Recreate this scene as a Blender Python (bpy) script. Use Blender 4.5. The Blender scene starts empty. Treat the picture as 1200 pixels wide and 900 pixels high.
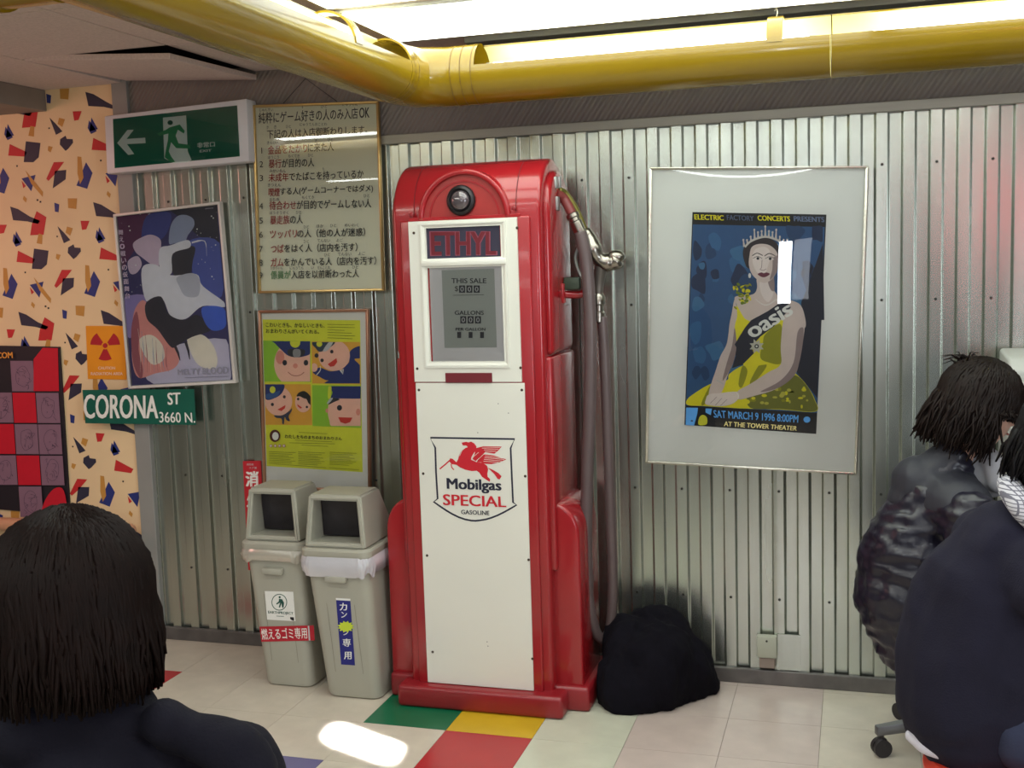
import bpy, bmesh, math, random
from mathutils import Vector, Matrix, noise, geometry
random.seed(7)
S = bpy.context.scene
COL = S.collection
PI = math.pi

# ---------------------------------------------------------------- camera
YAW, PITCH, ROLL = 0.2958, -0.1079, 0.0316
CAM = Vector((0.0, -4.1087, 1.5728)); FPX = 1328.1
ROT = (Matrix.Rotation(YAW, 3, 'Z') @ Matrix.Rotation(PITCH, 3, 'X') @ Matrix.Rotation(ROLL, 3, 'Y'))
cd = bpy.data.cameras.new('camera'); cam = bpy.data.objects.new('camera', cd); COL.objects.link(cam)
rt, fw, up = ROT.col[0], ROT.col[1], ROT.col[2]
cam.matrix_world = Matrix(((rt[0], up[0], -fw[0], CAM[0]), (rt[1], up[1], -fw[1], CAM[1]), (rt[2], up[2], -fw[2], CAM[2]), (0, 0, 0, 1)))
cd.sensor_width = 36.0; cd.lens = FPX / 1200 * 36; cd.clip_start = 0.02; cd.clip_end = 60
S.camera = cam

def at(px, py, y=None, z=None, x=None):
    """the point of a real plane (wall, floor, side) that the photo shows at a pixel"""
    d = ROT @ Vector(((px - 600) / FPX, 1.0, -(py - 450) / FPX))
    if z is not None: t = (z - CAM.z) / d.z
    elif x is not None: t = (x - CAM.x) / d.x
    else: t = (y - CAM.y) / d.y
    return CAM + d * t

def lin(c):
    return tuple((v / 255 / 12.92 if v <= 10 else ((v / 255 + 0.055) / 1.055) ** 2.4) for v in c)

# ---------------------------------------------------------------- world, light, exposure
w = bpy.data.worlds.new('world'); S.world = w; w.use_nodes = True
w.node_tree.nodes['Background'].inputs[0].default_value = (0.75, 0.85, 1.0, 1)
w.node_tree.nodes['Background'].inputs[1].default_value = 0.25
S.view_settings.view_transform = 'Standard'; S.view_settings.look = 'None'
S.view_settings.gamma = 1.0; S.view_settings.use_curve_mapping = False
S.view_settings.exposure = 0.0

def area(name, loc, target, size, power, col, sy=None):
    l = bpy.data.lights.new(name, 'AREA'); l.energy = power; l.color = col; l.size = size
    if sy: l.shape = 'RECTANGLE'; l.size_y = sy
    o = bpy.data.objects.new(name, l); COL.objects.link(o); o.location = loc
    o.rotation_euler = (Vector(target) - Vector(loc)).to_track_quat('-Z', 'Y').to_euler()
    return o
area('daylight_gap', (-0.53, -6.40, 1.45), (-0.53, 0, 1.25), 0.14, 14, (0.86, 0.92, 1.0), 0.62)
area('daylight_curtain', (-0.35, -6.42, 1.47), (-0.35, 0, 1.25), 0.18, 1.2, (0.86, 0.92, 1.0), 0.60)
area('daylight_fill_side', (2.45, -3.6, 1.3), (-1.2, -0.3, 0.9), 2.0, 58, (0.86, 0.93, 1.0), 1.3)  # unseen side light, added where its reflection misses the posters
for i_, (yy_, pw_) in enumerate(((-2.1, 42), (-3.7, 40), (-5.3, 44))):
    area('ceiling_fill_strip', (-1.9, yy_, 2.33), (-1.9, yy_, 0), 5.2, pw_, (0.95, 1.0, 0.96), 0.14)  # unseen strips added to brighten and streak the back wall
area('pink_sign_glow', (-4.3, -1.1, 1.9), (-3.2, 0, 1.4), 0.6, 7, (1.0, 0.45, 0.38), 0.6)
# sunbeam that reaches the floor through a gap
sb = area('sunbeam', (0.3, -3.0, 2.2), at(425, 871, z=0), 0.19, 8, (0.95, 0.97, 1.0), 0.07); sb.data.spread = math.radians(1.6)
_z = (sb.location - at(425, 871, z=0)).normalized(); _x = Vector((1, -0.42, 0)); _x = (_x - _z * _x.dot(_z)).normalized(); _y = _z.cross(_x)
sb.rotation_euler = Matrix((_x, _y, _z)).transposed().to_euler()
area('red_sign_far', (1.25, -6.40, 1.9), (1.0, 0, 1.6), 0.18, 4, (1.0, 0.12, 0.16), 0.7)  # unseen red light added for pink streaks on the metal

# ---------------------------------------------------------------- materials
MATS = {}
def mat(name, rgb, rough=0.5, metal=0.0, var=0.06, vs=6.0, bump=0.0, bs=60.0, emit=0, spec=0.5, stretch=None, coat=0.0, trans=0.0, alpha=1.0, bdist=0.004, sheen=0.0):
    if name in MATS: return MATS[name]
    m = bpy.data.materials.new(name); m.use_nodes = True; MATS[name] = m
    nt = m.node_tree; b = nt.nodes['Principled BSDF']
    c = lin(rgb)
    b.inputs['Roughness'].default_value = rough; b.inputs['Metallic'].default_value = metal
    b.inputs['Specular IOR Level'].default_value = spec; b.inputs['Coat Weight'].default_value = coat
    b.inputs['Coat Roughness'].default_value = 0.08
    b.inputs['Transmission Weight'].default_value = trans; b.inputs['Alpha'].default_value = alpha
    b.inputs['Sheen Weight'].default_value = sheen
    tc = nt.nodes.new('ShaderNodeTexCoord'); mp = nt.nodes.new('ShaderNodeMapping')
    nt.links.new(tc.outputs['Object'], mp.inputs[0])
    if stretch: mp.inputs['Scale'].default_value = stretch
    if var > 0:
        n = nt.nodes.new('ShaderNodeTexNoise'); n.inputs['Scale'].default_value = vs; n.inputs['Detail'].default_value = 5
        nt.links.new(mp.outputs[0], n.inputs['Vector'])
        mr = nt.nodes.new('ShaderNodeMapRange'); mr.inputs[1].default_value = 0.3; mr.inputs[2].default_value = 0.7
        mr.inputs[3].default_value = 1 - var; mr.inputs[4].default_value = 1 + var
        nt.links.new(n.outputs['Fac'], mr.inputs[0])
        mx = nt.nodes.new('ShaderNodeVectorMath'); mx.operation = 'SCALE'; mx.inputs[0].default_value = c
        nt.links.new(mr.outputs[0], mx.inputs['Scale']); nt.links.new(mx.outputs[0], b.inputs['Base Color'])
    else: b.inputs['Base Color'].default_value = (*c, 1)
    if bump > 0:
        n2 = nt.nodes.new('ShaderNodeTexNoise'); n2.inputs['Scale'].default_value = bs; n2.inputs['Detail'].default_value = 4
        nt.links.new(mp.outputs[0], n2.inputs['Vector'])
        bp = nt.nodes.new('ShaderNodeBump'); bp.inputs['Strength'].default_value = bump; bp.inputs['Distance'].default_value = bdist
        nt.links.new(n2.outputs['Fac'], bp.inputs['Height']); nt.links.new(bp.outputs[0], b.inputs['Normal'])
    if emit:
        b.inputs['Emission Color'].default_value = (*c, 1); b.inputs['Emission Strength'].default_value = emit
    return m
def glass_mat(name='clear_glazing', rough=0.015, tint=(0.97, 0.98, 0.97), ior=1.5):
    if name in MATS: return MATS[name]
    m = bpy.data.materials.new(name); m.use_nodes = True; MATS[name] = m; nt = m.node_tree; nt.nodes.clear()
    o = nt.nodes.new('ShaderNodeOutputMaterial'); mx = nt.nodes.new('ShaderNodeMixShader')
    t = nt.nodes.new('ShaderNodeBsdfTransparent'); g = nt.nodes.new('ShaderNodeBsdfGlossy'); f = nt.nodes.new('ShaderNodeFresnel')
    t.inputs[0].default_value = (*tint, 1); g.inputs['Roughness'].default_value = rough; f.inputs[0].default_value = ior
    ml = nt.nodes.new('ShaderNodeMath'); ml.operation = 'MULTIPLY'; ml.inputs[1].default_value = 1.6
    nt.links.new(f.outputs[0], ml.inputs[0])
    nt.links.new(ml.outputs[0], mx.inputs[0]); nt.links.new(t.outputs[0], mx.inputs[1]); nt.links.new(g.outputs[0], mx.inputs[2])
    nt.links.new(mx.outputs[0], o.inputs[0]); return m

# ---------------------------------------------------------------- object helpers
def wloc(o):
    v = Vector((0, 0, 0))
    while o is not None: v += o.location; o = o.parent
    return v
def thing(name, label, cat, loc, group=None):
    o = bpy.data.objects.new(name, None); COL.objects.link(o); o.location = loc; o.empty_display_size = 0.05
    o['label'] = label; o['category'] = cat
    if group: o['group'] = group
    return o
def tag(o, label, cat, group=None):
    o['label'] = label; o['category'] = cat
    if group: o['group'] = group
    return o
def face_room(bm):
    for f in bm.faces:
        f.normal_update()
        if f.normal.y > 0: f.normal_flip()
    return bm
def obj(name, bm, mats, parent=None, smooth=False, label=None, kind=None, loc=None):
    """links a bmesh given in world coordinates as ONE object under its parent"""
    base = wloc(parent) if parent is not None else Vector((0, 0, 0))
    l = Vector(loc) if loc is not None else base
    bmesh.ops.translate(bm, vec=-l, verts=bm.verts)
    me = bpy.data.meshes.new(name); bm.to_mesh(me); bm.free()
    if smooth:
        me.shade_smooth()
        if smooth is not True: me.set_sharp_from_angle(angle=math.radians(smooth))
    o = bpy.data.objects.new(name, me); COL.objects.link(o)
    o.location = l - base
    if parent is not None: o.parent = parent
    for m in (mats if isinstance(mats, (list, tuple)) else [mats]): me.materials.append(m)
    if label: o['label'] = label
    if kind: o['kind'] = kind
    return o
def struct(name, bm, m, parent=None, **k):
    o = obj(name, bm, m, parent, **k)
    if parent is None: o['kind'] = 'structure'
    return o
def box(bm, x0, x1, y0, y1, z0, z1, bev=0.0, seg=2, mi=0):
    r = bmesh.ops.create_cube(bm, size=1.0)
    vs = r['verts']
    for v in vs:
        v.co = Vector(((x0 + x1) / 2 + v.co.x * (x1 - x0), (y0 + y1) / 2 + v.co.y * (y1 - y0), (z0 + z1) / 2 + v.co.z * (z1 - z0)))
    fs = set(f for v in vs for f in v.link_faces)
    for f in fs: f.material_index = mi
    if bev > 0:
        es = list(set(e for v in vs for e in v.link_edges))
        r2 = bmesh.ops.bevel(bm, geom=es, offset=bev, segments=seg, affect='EDGES', profile=0.5)
        for f in r2['faces']: f.material_index = mi
    return vs
def B(*a, **k):
    bm = bmesh.new(); box(bm, *a, **k); return bm
def prism(bm, pts, axis, a, b, mi=0):
    """closed polygon pts (2D) extruded along axis from a to b. axis x: pts=(y,z); y: (x,z); z: (x,y)"""
    def P(p, t):
        return (t, p[0], p[1]) if axis == 'x' else ((p[0], t, p[1]) if axis == 'y' else (p[0], p[1], t))
    v0 = [bm.verts.new(P(p, a)) for p in pts]; v1 = [bm.verts.new(P(p, b)) for p in pts]
    n = len(pts)
    fs = [bm.faces.new(v0), bm.faces.new(v1)]
    for i in range(n): fs.append(bm.faces.new((v0[i], v0[(i + 1) % n], v1[(i + 1) % n], v1[i])))
    for f in fs: f.material_index = mi
    bmesh.ops.recalc_face_normals(bm, faces=fs)
    return fs
def bevel_all(bm, off, seg=2, ang=30):
    es = [e for e in bm.edges if len(e.link_faces) == 2 and e.calc_face_angle(0) > math.radians(ang)]
    bmesh.ops.bevel(bm, geom=es, offset=off, segments=seg, affect='EDGES', profile=0.5)
def cr(pts, n=6, closed=False):
    """Catmull-Rom samples"""
    P = [Vector(p) for p in pts]; out = []; m = len(P)
    rng = range(m if closed else m - 1)
    for i in rng:
        if closed: a, b, c, d = P[(i - 1) % m], P[i], P[(i + 1) % m], P[(i + 2) % m]
        else: a, b, c, d = P[max(i - 1, 0)], P[i], P[i + 1], P[min(i + 2, m - 1)]
        for k in range(n):
            t = k / n
            out.append(0.5 * ((2 * b) + (c - a) * t + (2 * a - 5 * b + 4 * c - d) * t * t + (3 * b - a - 3 * c + d) * t ** 3))
    if not closed: out.append(P[-1])
    return out
def sweep(bm, path, rad, seg=12, cap=True, mi=0, arc=None, thick=0.0, upv=(0, 0, 1)):
    """tube along a path; rad number or list; arc=(a0,a1) keeps only part of the ring (open trough) with a wall thickness"""
    P = [Vector(p) for p in path]; n = len(P)
    R = rad if isinstance(rad, (list, tuple)) else [rad] * n
    prev = None; rings = []
    for i in range(n):
        t = (P[min(i + 1, n - 1)] - P[max(i - 1, 0)])
        if t.length < 1e-9: t = Vector((0, 0, 1))
        t.normalize()
        if prev is None:
            u = Vector(upv); u = u - t * u.dot(t)
            if u.length < 1e-3: u = Vector((1, 0, 0)) - t * t.x
            u.normalize()
        else:
            u = prev - t * prev.dot(t); u.normalize()
        prev = u; s = t.cross(u)
        if arc is None:
            rings.append([bm.verts.new(P[i] + (u * math.sin(2 * PI * k / seg) + s * math.cos(2 * PI * k / seg)) * R[i]) for k in range(seg)])
        else:
            a0, a1 = arc
            o = [P[i] + (u * math.sin(a0 + (a1 - a0) * k / seg) + s * math.cos(a0 + (a1 - a0) * k / seg)) * R[i] for k in range(seg + 1)]
            q = [P[i] + (u * math.sin(a0 + (a1 - a0) * k / seg) + s * math.cos(a0 + (a1 - a0) * k / seg)) * (R[i] - thick) for k in range(seg, -1, -1)]
            rings.append([bm.verts.new(c) for c in o + q])
    m = len(rings[0]); fs = []
    for i in range(n - 1):
        for k in range(m):
            f = bm.faces.new((rings[i][k], rings[i][(k + 1) % m], rings[i + 1][(k + 1) % m], rings[i + 1][k])); fs.append(f)
            f.material_index = mi
            if arc is not None and seg + 1 <= k < m - 1: f.material_index = mi + 1
    if cap:
        if arc is None:
            for r in (rings[0], rings[-1]):
                f = bm.faces.new(r); f.material_index = mi; fs.append(f)
        else:
            for r in (rings[0], rings[-1]):
                for k in range(seg):
                    f = bm.faces.new((r[k], r[k + 1], r[m - 2 - k], r[m - 1 - k])); f.material_index = mi; fs.append(f)
    bmesh.ops.recalc_face_normals(bm, faces=fs)
    return fs
def cyl(bm, p0, p1, r0, r1=None, seg=16, mi=0, upv=(0, 0, 1)):
    r1 = r0 if r1 is None else r1
    return sweep(bm, [p0, p1], [r0, r1], seg=seg, mi=mi, upv=upv)
def lathe(bm, c, axis, prof, seg=24, mi=0):
    """prof=[(r, h)] around axis through c"""
    A = Vector(axis).normalized(); U = A.orthogonal().normalized(); V = A.cross(U); rings = []
    for r, h in prof:
        rings.append([bm.verts.new(Vector(c) + A * h + (U * math.cos(2 * PI * k / seg) + V * math.sin(2 * PI * k / seg)) * max(r, 1e-5)) for k in range(seg)])
    fs = []
    for i in range(len(prof) - 1):
        for k in range(seg):
            f = bm.faces.new((rings[i][k], rings[i][(k + 1) % seg], rings[i + 1][(k + 1) % seg], rings[i + 1][k])); f.material_index = mi; fs.append(f)
    for r in (rings[0], rings[-1]):
        f = bm.faces.new(r); f.material_index = mi; fs.append(f)
    bmesh.ops.recalc_face_normals(bm, faces=fs)
def ball(bm, c, r, seg=12, mi=0, scale=(1, 1, 1), rot=None):
    M = Matrix.Translation(c) @ (rot.to_4x4() if rot else Matrix.Identity(4)) @ Matrix.Diagonal((*scale, 1))
    rr = bmesh.ops.create_uvsphere(bm, u_segments=seg, v_segments=max(6, seg // 2 + 2), radius=r, matrix=M)
    for f in set(f for v in rr['verts'] for f in v.link_faces): f.material_index = mi

# ---------------------------------------------------------------- flat print on real surfaces
TXT = {}
def text_mesh(body, bold=0.0):
    k = (body, bold)
    if k in TXT: return TXT[k]
    c = bpy.data.curves.new('lettering_source', 'FONT'); c.body = body; c.size = 1.0; c.offset = bold; c.resolution_u = 3
    o = bpy.data.objects.new('lettering_source', c); COL.objects.link(o)
    bpy.context.view_layer.update()
    me = bpy.data.meshes.new_from_object(o.evaluated_get(bpy.context.evaluated_depsgraph_get()))
    vs = [(v.co.x, v.co.y) for v in me.vertices]; fs = [tuple(p.vertices) for p in me.polygons]
    bpy.data.objects.remove(o); bpy.data.curves.remove(c); bpy.data.meshes.remove(me)
    if vs:
        x0 = min(v[0] for v in vs); x1 = max(v[0] for v in vs); y0 = min(v[1] for v in vs); y1 = max(v[1] for v in vs)
        vs = [((a - x0) / (x1 - x0 or 1), (b - y0) / (y1 - y0 or 1)) for a, b in vs]
    else: x0 = 0; x1 = 1
    TXT[k] = (vs, fs, max(x1 - x0, 0.2)); return TXT[k]
class Art:
    """flat artwork: polygons and lettering in thin layers on one surface; coordinates are looked up on that surface"""
    def __init__(s, y=None, fn=None, step=0.0004):
        s.bm = bmesh.new(); s.mats = []; s.y = y; s.fn = fn; s.n = 0; s.step = step
    def mi(s, m):
        if m not in s.mats: s.mats.append(m)
        return s.mats.index(m)
    def P(s, p, lift):
        if s.fn: w_ = s.fn(p)
        else: w_ = at(p[0], p[1], y=s.y)
        return Vector((w_.x, w_.y - lift * s.step, w_.z))
    def poly(s, pts, m, layer=None):
        s.n += 0.12
        L = s.n if layer is None else layer
        vs = [s.bm.verts.new(s.P(p, L)) for p in pts]
        i = s.mi(m)
        tri = geometry.tessellate_polygon([[Vector((v.co.x, v.co.z, 0)) for v in vs]])
        for t in tri:
            try: f = s.bm.faces.new([vs[k] for k in t]); f.material_index = i
            except ValueError: pass
    def blob(s, pts, m, n=5, layer=None):
        s.poly([tuple(p[:2]) for p in cr([(a, b, 0) for a, b in pts], n, True)], m, layer)
    def ell(s, cx, cy, rx, ry, m, n=20, rot=0.0, layer=None, a0=0, a1=2 * PI):
        q = []
        for k in range(n + (0 if a1 - a0 > 6.28 else 1)):
            a = a0 + (a1 - a0) * k / n; x, y_ = rx * math.cos(a), ry * math.sin(a)
            q.append((cx + x * math.cos(rot) - y_ * math.sin(rot), cy + x * math.sin(rot) + y_ * math.cos(rot)))
        s.poly(q, m, layer)
    def line(s, pts, wd, m, closed=False, smooth=0):
        if smooth: pts = [tuple(p[:2]) for p in cr([(a, b, 0) for a, b in pts], smooth, closed)]
        n = len(pts); s.n += 0.12; i = s.mi(m); L = []
        for k in range(n):
            a = pts[(k - 1) % n] if (closed or k > 0) else pts[k]; b = pts[(k + 1) % n] if (closed or k < n - 1) else pts[k]
            dx, dy = b[0] - a[0], b[1] - a[1]; l = math.hypot(dx, dy) or 1
            wk = wd[min(len(wd) - 1, int(k * len(wd) / n))] if isinstance(wd, list) else wd
            nx, ny = -dy / l * wk / 2, dx / l * wk / 2; c = pts[k]
            L.append((s.bm.verts.new(s.P((c[0] + nx, c[1] + ny), s.n)), s.bm.verts.new(s.P((c[0] - nx, c[1] - ny), s.n))))
        for k in range(n if closed else n - 1):
            a, b = L[k], L[(k + 1) % n]
            f = s.bm.faces.new((a[0], a[1], b[1], b[0])); f.material_index = i
    def text(s, body, quad, m, bold=0.0):
        """quad = TL, TR, BL, BR in the surface's look-up coordinates"""
        vs, fs, em = text_mesh(body); s.n += 0.12; i = s.mi(m); TL, TR, BL, BR = quad
        for dx, dy in ([(0, 0)] if not bold else [(-1, -.4), (1, -.4), (-1, .4), (1, .4)]):
            out = []
            for u, v in vs:
                if bold: u = u * (1 - 2 * bold / em) + bold / em + dx * bold / em; v = v * (1 - 2 * bold) + bold + dy * bold
                tx = TL[0] * (1 - u) + TR[0] * u; ty = TL[1] * (1 - u) + TR[1] * u
                bx = BL[0] * (1 - u) + BR[0] * u; by = BL[1] * (1 - u) + BR[1] * u
                out.append(s.bm.verts.new(s.P((bx * (1 - v) + tx * v, by * (1 - v) + ty * v), s.n)))
            s.n += 0.12
            for f in fs:
                if len(set(f)) < 3: continue
                try: q = s.bm.faces.new([out[k] for k in f]); q.material_index = i
                except ValueError: pass
    def row(s, segs, x0, x1, yc0, yc1, h, bold=0.0):
        """segs [(text, material)] spread over x0..x1 by number of characters, centre line from yc0 to yc1"""
        N = sum(len(t) for t, _ in segs); k = 0
        for t, m in segs:
            a = x0 + (x1 - x0) * k / N; k += len(t); b = x0 + (x1 - x0) * (k) / N - (x1 - x0) / N * 0.08
            ya = yc0 + (yc1 - yc0) * (a - x0) / (x1 - x0); yb = yc0 + (yc1 - yc0) * (b - x0) / (x1 - x0)
            s.text(t, ((a, ya - h / 2), (b, yb - h / 2), (a, ya + h / 2), (b, yb + h / 2)), m, bold)
    def build(s, name, parent, label=None):
        bmesh.ops.recalc_face_normals(s.bm, faces=s.bm.faces)
        for f in s.bm.faces:
            if f.normal.y > 0: f.normal_flip()
        return obj(name, s.bm, s.mats, parent, label=label)
def flat(name, rgb, rough=0.55, spec=0.4): return mat('print_' + name, rgb, rough, 0, var=0.03, vs=30, spec=spec)
INK = {k: flat(k, v) for k, v in dict(
    black=(28, 28, 32), white=(232, 232, 226), cream=(214, 212, 190), red=(196, 44, 46), darkred=(120, 30, 40), navy=(48, 46, 66),
    blue=(40, 52, 120), tan=(196, 142, 66), yellow=(226, 208, 20), green=(0, 104, 84), lime=(168, 196, 40), skin=(222, 170, 150),
    orange=(226, 158, 50), grey=(150, 150, 152), lgrey=(196, 197, 200), sky=(60, 120, 178), pink=(214, 120, 140), ink=(40, 40, 52)).items()}
# ================================================================ THE SETTING
CZ = 2.35
X0, X1, Y0 = -4.7, 2.6, -6.5
T = 0.3048; TX, TY = -1.6317, -0.6524
m_tile = mat('beige_vinyl', (205, 196, 180), 0.22, var=0.07, vs=9, bump=0.05, bs=90, spec=0.5, bdist=0.001)
m_tile2 = mat('greenish_vinyl', (200, 201, 182), 0.22, var=0.06, vs=9, spec=0.5)
m_tile3 = mat('rosy_vinyl', (196, 180, 172), 0.22, var=0.06, vs=9, spec=0.5)
m_joint = mat('floor_joint', (120, 112, 100), 0.7)
fl = struct('floor', B(X0, X1, Y0, 0.06, -0.1, -0.0035), m_joint)
tcol = {(0, -1): mat('green_vinyl', (16, 104, 70), 0.25), (1, -1): mat('yellow_vinyl', (205, 168, 40), 0.25), (1, 0): mat('red_vinyl', (176, 44, 48), 0.25),
        (-1, 1): mat('violet_vinyl', (104, 100, 142), 0.25), (-4, -1): mat('red_vinyl', (176, 44, 48), 0.25)}
TM = {}
def tile_mesh(m, wx0, wx1, wy0, wy1):
    k = (m.name, round(wx1 - wx0, 3), round(wy1 - wy0, 3))
    if k not in TM:
        bm = bmesh.new(); g = 0.0007
        box(bm, g, wx1 - wx0 - g, g, wy1 - wy0 - g, -0.0035, 0, 0)
        me = bpy.data.meshes.new('floor_tile'); bm.to_mesh(me); bm.free(); me.materials.append(m); TM[k] = me
    return TM[k]
for j in range(-3, 10):
    for i in range(-8, 13):
        ax, bx = TX + i * T, TX + (i + 1) * T; by, ay = TY - j * T, TY - (j + 1) * T
        by = min(by, 0.0); ax = max(ax, X0); bx = min(bx, X1)
        if by - ay < 0.02 or bx - ax < 0.02: continue
        m = tcol.get((i, j)) or (m_tile2 if i == 2 else (m_tile3 if i in (3, 4) else m_tile))
        o = bpy.data.objects.new('floor_tile', tile_mesh(m, ax, bx, ay, by)); COL.objects.link(o); o.location = (ax, ay, 0); o.parent = fl

# ceiling: board + acoustic panels, one hanging askew
m_board = mat('ceiling_board', (226, 222, 214), 0.9, var=0.05, vs=40, bump=0.25, bs=220)
m_panel = mat('acoustic_panel', (204, 188, 182), 0.9, var=0.10, vs=120, bump=0.3, bs=260)
ce = struct('ceiling', B(X0, X1, Y0, 0.06, CZ + 0.02, CZ + 0.1), m_board)
m_shade_sheet = mat('ceiling_void', (20, 19, 20), 0.9)
pan = bmesh.new(); box(pan, 0.001, 0.599, 0.001, 0.599, -0.02, 0, 0.0015, 1)
pm = bpy.data.meshes.new('ceiling_panel'); pan.to_mesh(pm); pan.free(); pm.materials.append(m_panel)
skew = None
for a in range(12):
    for b_ in range(11):
        xa = -4.69 + a * 0.604; ya = -0.60 - b_ * 0.604 + 0.0
        if xa + .6 > X1 or ya < Y0: continue
        o = bpy.data.objects.new('ceiling_panel', pm); COL.objects.link(o); o.location = (xa, ya, CZ + 0.02); o.parent = ce
        if a == 3 and b_ == 0: skew = o
# the displaced panel: dropped at its far right corner so a dark gap opens
skew.rotation_euler = (math.radians(1.2), math.radians(4.0), 0); skew.location.z -= 0.006; skew.location.x += 0.02; skew.location.y -= 0.012
skew['label'] = 'ceiling panel sagging out of line with a dark gap'
obj('ceiling_void', B(-2.92, -2.2, -0.64, 0.0, CZ + 0.0195, CZ + 0.0199), m_shade_sheet, ce)  # black sheet stands in for the shade above the gap

# back wall: corrugated sheets below a ribbed dark band
m_back = mat('wall_core', (90, 88, 82), 0.8)
wb = struct('wall_back', B(-2.93, X1, 0.022, 0.1, 0, CZ + 0.02), m_back)
def galv():
    m = mat('galvanised_steel', (190, 195, 186), 0.28, 0.95, var=0.10, vs=3.0, stretch=(4, 1, 0.25))
    nt = m.node_tree; b = nt.nodes['Principled BSDF']
    n = nt.nodes.new('ShaderNodeTexNoise'); n.inputs['Scale'].default_value = 3; n.inputs['Detail'].default_value = 2
    mp = nt.nodes.new('ShaderNodeMapping'); mp.inputs['Scale'].default_value = (3, 1, 0.35)
    tc = nt.nodes.new('ShaderNodeTexCoord'); nt.links.new(tc.outputs['Object'], mp.inputs[0]); nt.links.new(mp.outputs[0], n.inputs['Vector'])
    mr = nt.nodes.new('ShaderNodeMapRange'); mr.inputs[3].default_value = 0.17; mr.inputs[4].default_value = 0.32
    nt.links.new(n.outputs['Fac'], mr.inputs[0]); nt.links.new(mr.outputs[0], b.inputs['Roughness'])
    return m
m_galv = galv()
PER = 0.0872; XS = at(850, 690, y=0).x      # a crest edge read off the wall
def sheet(xa, n):
    bm = bmesh.new(); z0, z1 = 0.052, 2.062; pr = []
    for k in range(n):
        x = xa + k * PER
        for (px_, py_, d0_, d1_) in ((0, 0, (-.0052, .017), (1, 0)), (.038, 0, (-1, 0), (.0052, .017)), (.0432, .017, (-.0052, -.017), (1, 0)), (PER - .0052, .017, (-1, 0), (.0052, -.017))):
            for dd in (d0_, d1_):
                l_ = math.hypot(*dd); pr.append((x + px_ + dd[0] / l_ * .0022, py_ + dd[1] / l_ * .0022))
                if dd is d0_: pr.append((x + px_ + (d0_[0] / l_ + d1_[0] / math.hypot(*d1_)) * .0006, py_ + (d0_[1] / l_ + d1_[1] / math.hypot(*d1_)) * .0006))
    pr.append((xa + n * PER + .001, -0.0004)); pr.append((xa + n * PER + 0.012, -0.0012))
    v0 = [bm.verts.new((x, y, z0)) for x, y in pr]; v1 = [bm.verts.new((x, y, z1)) for x, y in pr]
    for k in range(len(pr) - 1): bm.faces.new((v0[k], v0[k + 1], v1[k + 1], v1[k]))
    for f in bm.faces:
        f.normal_update()
        if f.normal.y > 0: f.normal_flip()
    return bm
k0 = math.floor((-2.857 - XS) / PER); xs = XS + k0 * PER
x = xs; first = True
while x < X1 - 0.3:
    n = 10
    obj('corrugated_sheet', sheet(x, n), m_galv, wb)
    x += n * PER
scr = bmesh.new()
for zr in (0.32, 0.72, 1.40, 1.86):
    k = 0
    xx = xs + 0.02
    while xx < X1 - 0.1:
        cyl(scr, (xx, 0.001, zr), (xx, -0.002, zr), 0.005, seg=8); xx += 2 * PER
obj('wall_screws', scr, mat('screw_dark', (60, 58, 54), 0.5, 0.6), wb, kind='stuff')
m_rib = mat('ribbed_band', (128, 120, 114), 0.85, var=0.05)
nt = m_rib.node_tree; wv = nt.nodes.new('ShaderNodeTexWave'); wv.inputs['Scale'].default_value = 22; wv.wave_type = 'BANDS'; wv.bands_direction = 'DIAGONAL'
tc = nt.nodes.new('ShaderNodeTexCoord'); mpn = nt.nodes.new('ShaderNodeMapping'); mpn.inputs['Scale'].default_value = (1.4, 0, -1.0)
bp = nt.nodes.new('ShaderNodeBump'); bp.inputs['Strength'].default_value = 0.7; bp.inputs['Distance'].default_value = 0.004
nt.links.new(tc.outputs['Object'], mpn.inputs[0]); nt.links.new(mpn.outputs[0], wv.inputs['Vector']); nt.links.new(wv.outputs['Fac'], bp.inputs['Height']); nt.links.new(bp.outputs[0], nt.nodes['Principled BSDF'].inputs['Normal'])
obj('ribbed_panel', B(-2.857, X1, 0.0, 0.022, 2.06, CZ + 0.02), m_rib, wb)
m_trim = mat('brushed_trim', (164, 162, 150), 0.45, 0.5, var=0.12, vs=5, stretch=(0.4, 1, 4))
struct('trim_top', B(-2.857, X1, -0.012, 0.004, 2.033, 2.068, 0.002, 1), m_trim)
m_base = mat('metal_baseboard', (112, 108, 106), 0.5, 0.6, var=0.2, vs=12)
struct('baseboard_back', B(-2.857, X1, -0.014, 0.004, 0.0, 0.055, 0.003, 2), m_base)
struct('trim_post', B(-2.930, -2.857, -0.016, 0.022, 0, CZ + 0.02, 0.002, 1), mat('grey_painted_post', (146, 146, 142), 0.5, 0.1, var=0.05))
struct('trim_soffit', B(-1.3, X1, -0.285, 0.0, CZ - 0.02, CZ + 0.002, 0.002, 1), mat('soffit_grey', (120, 118, 112), 0.7))

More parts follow.
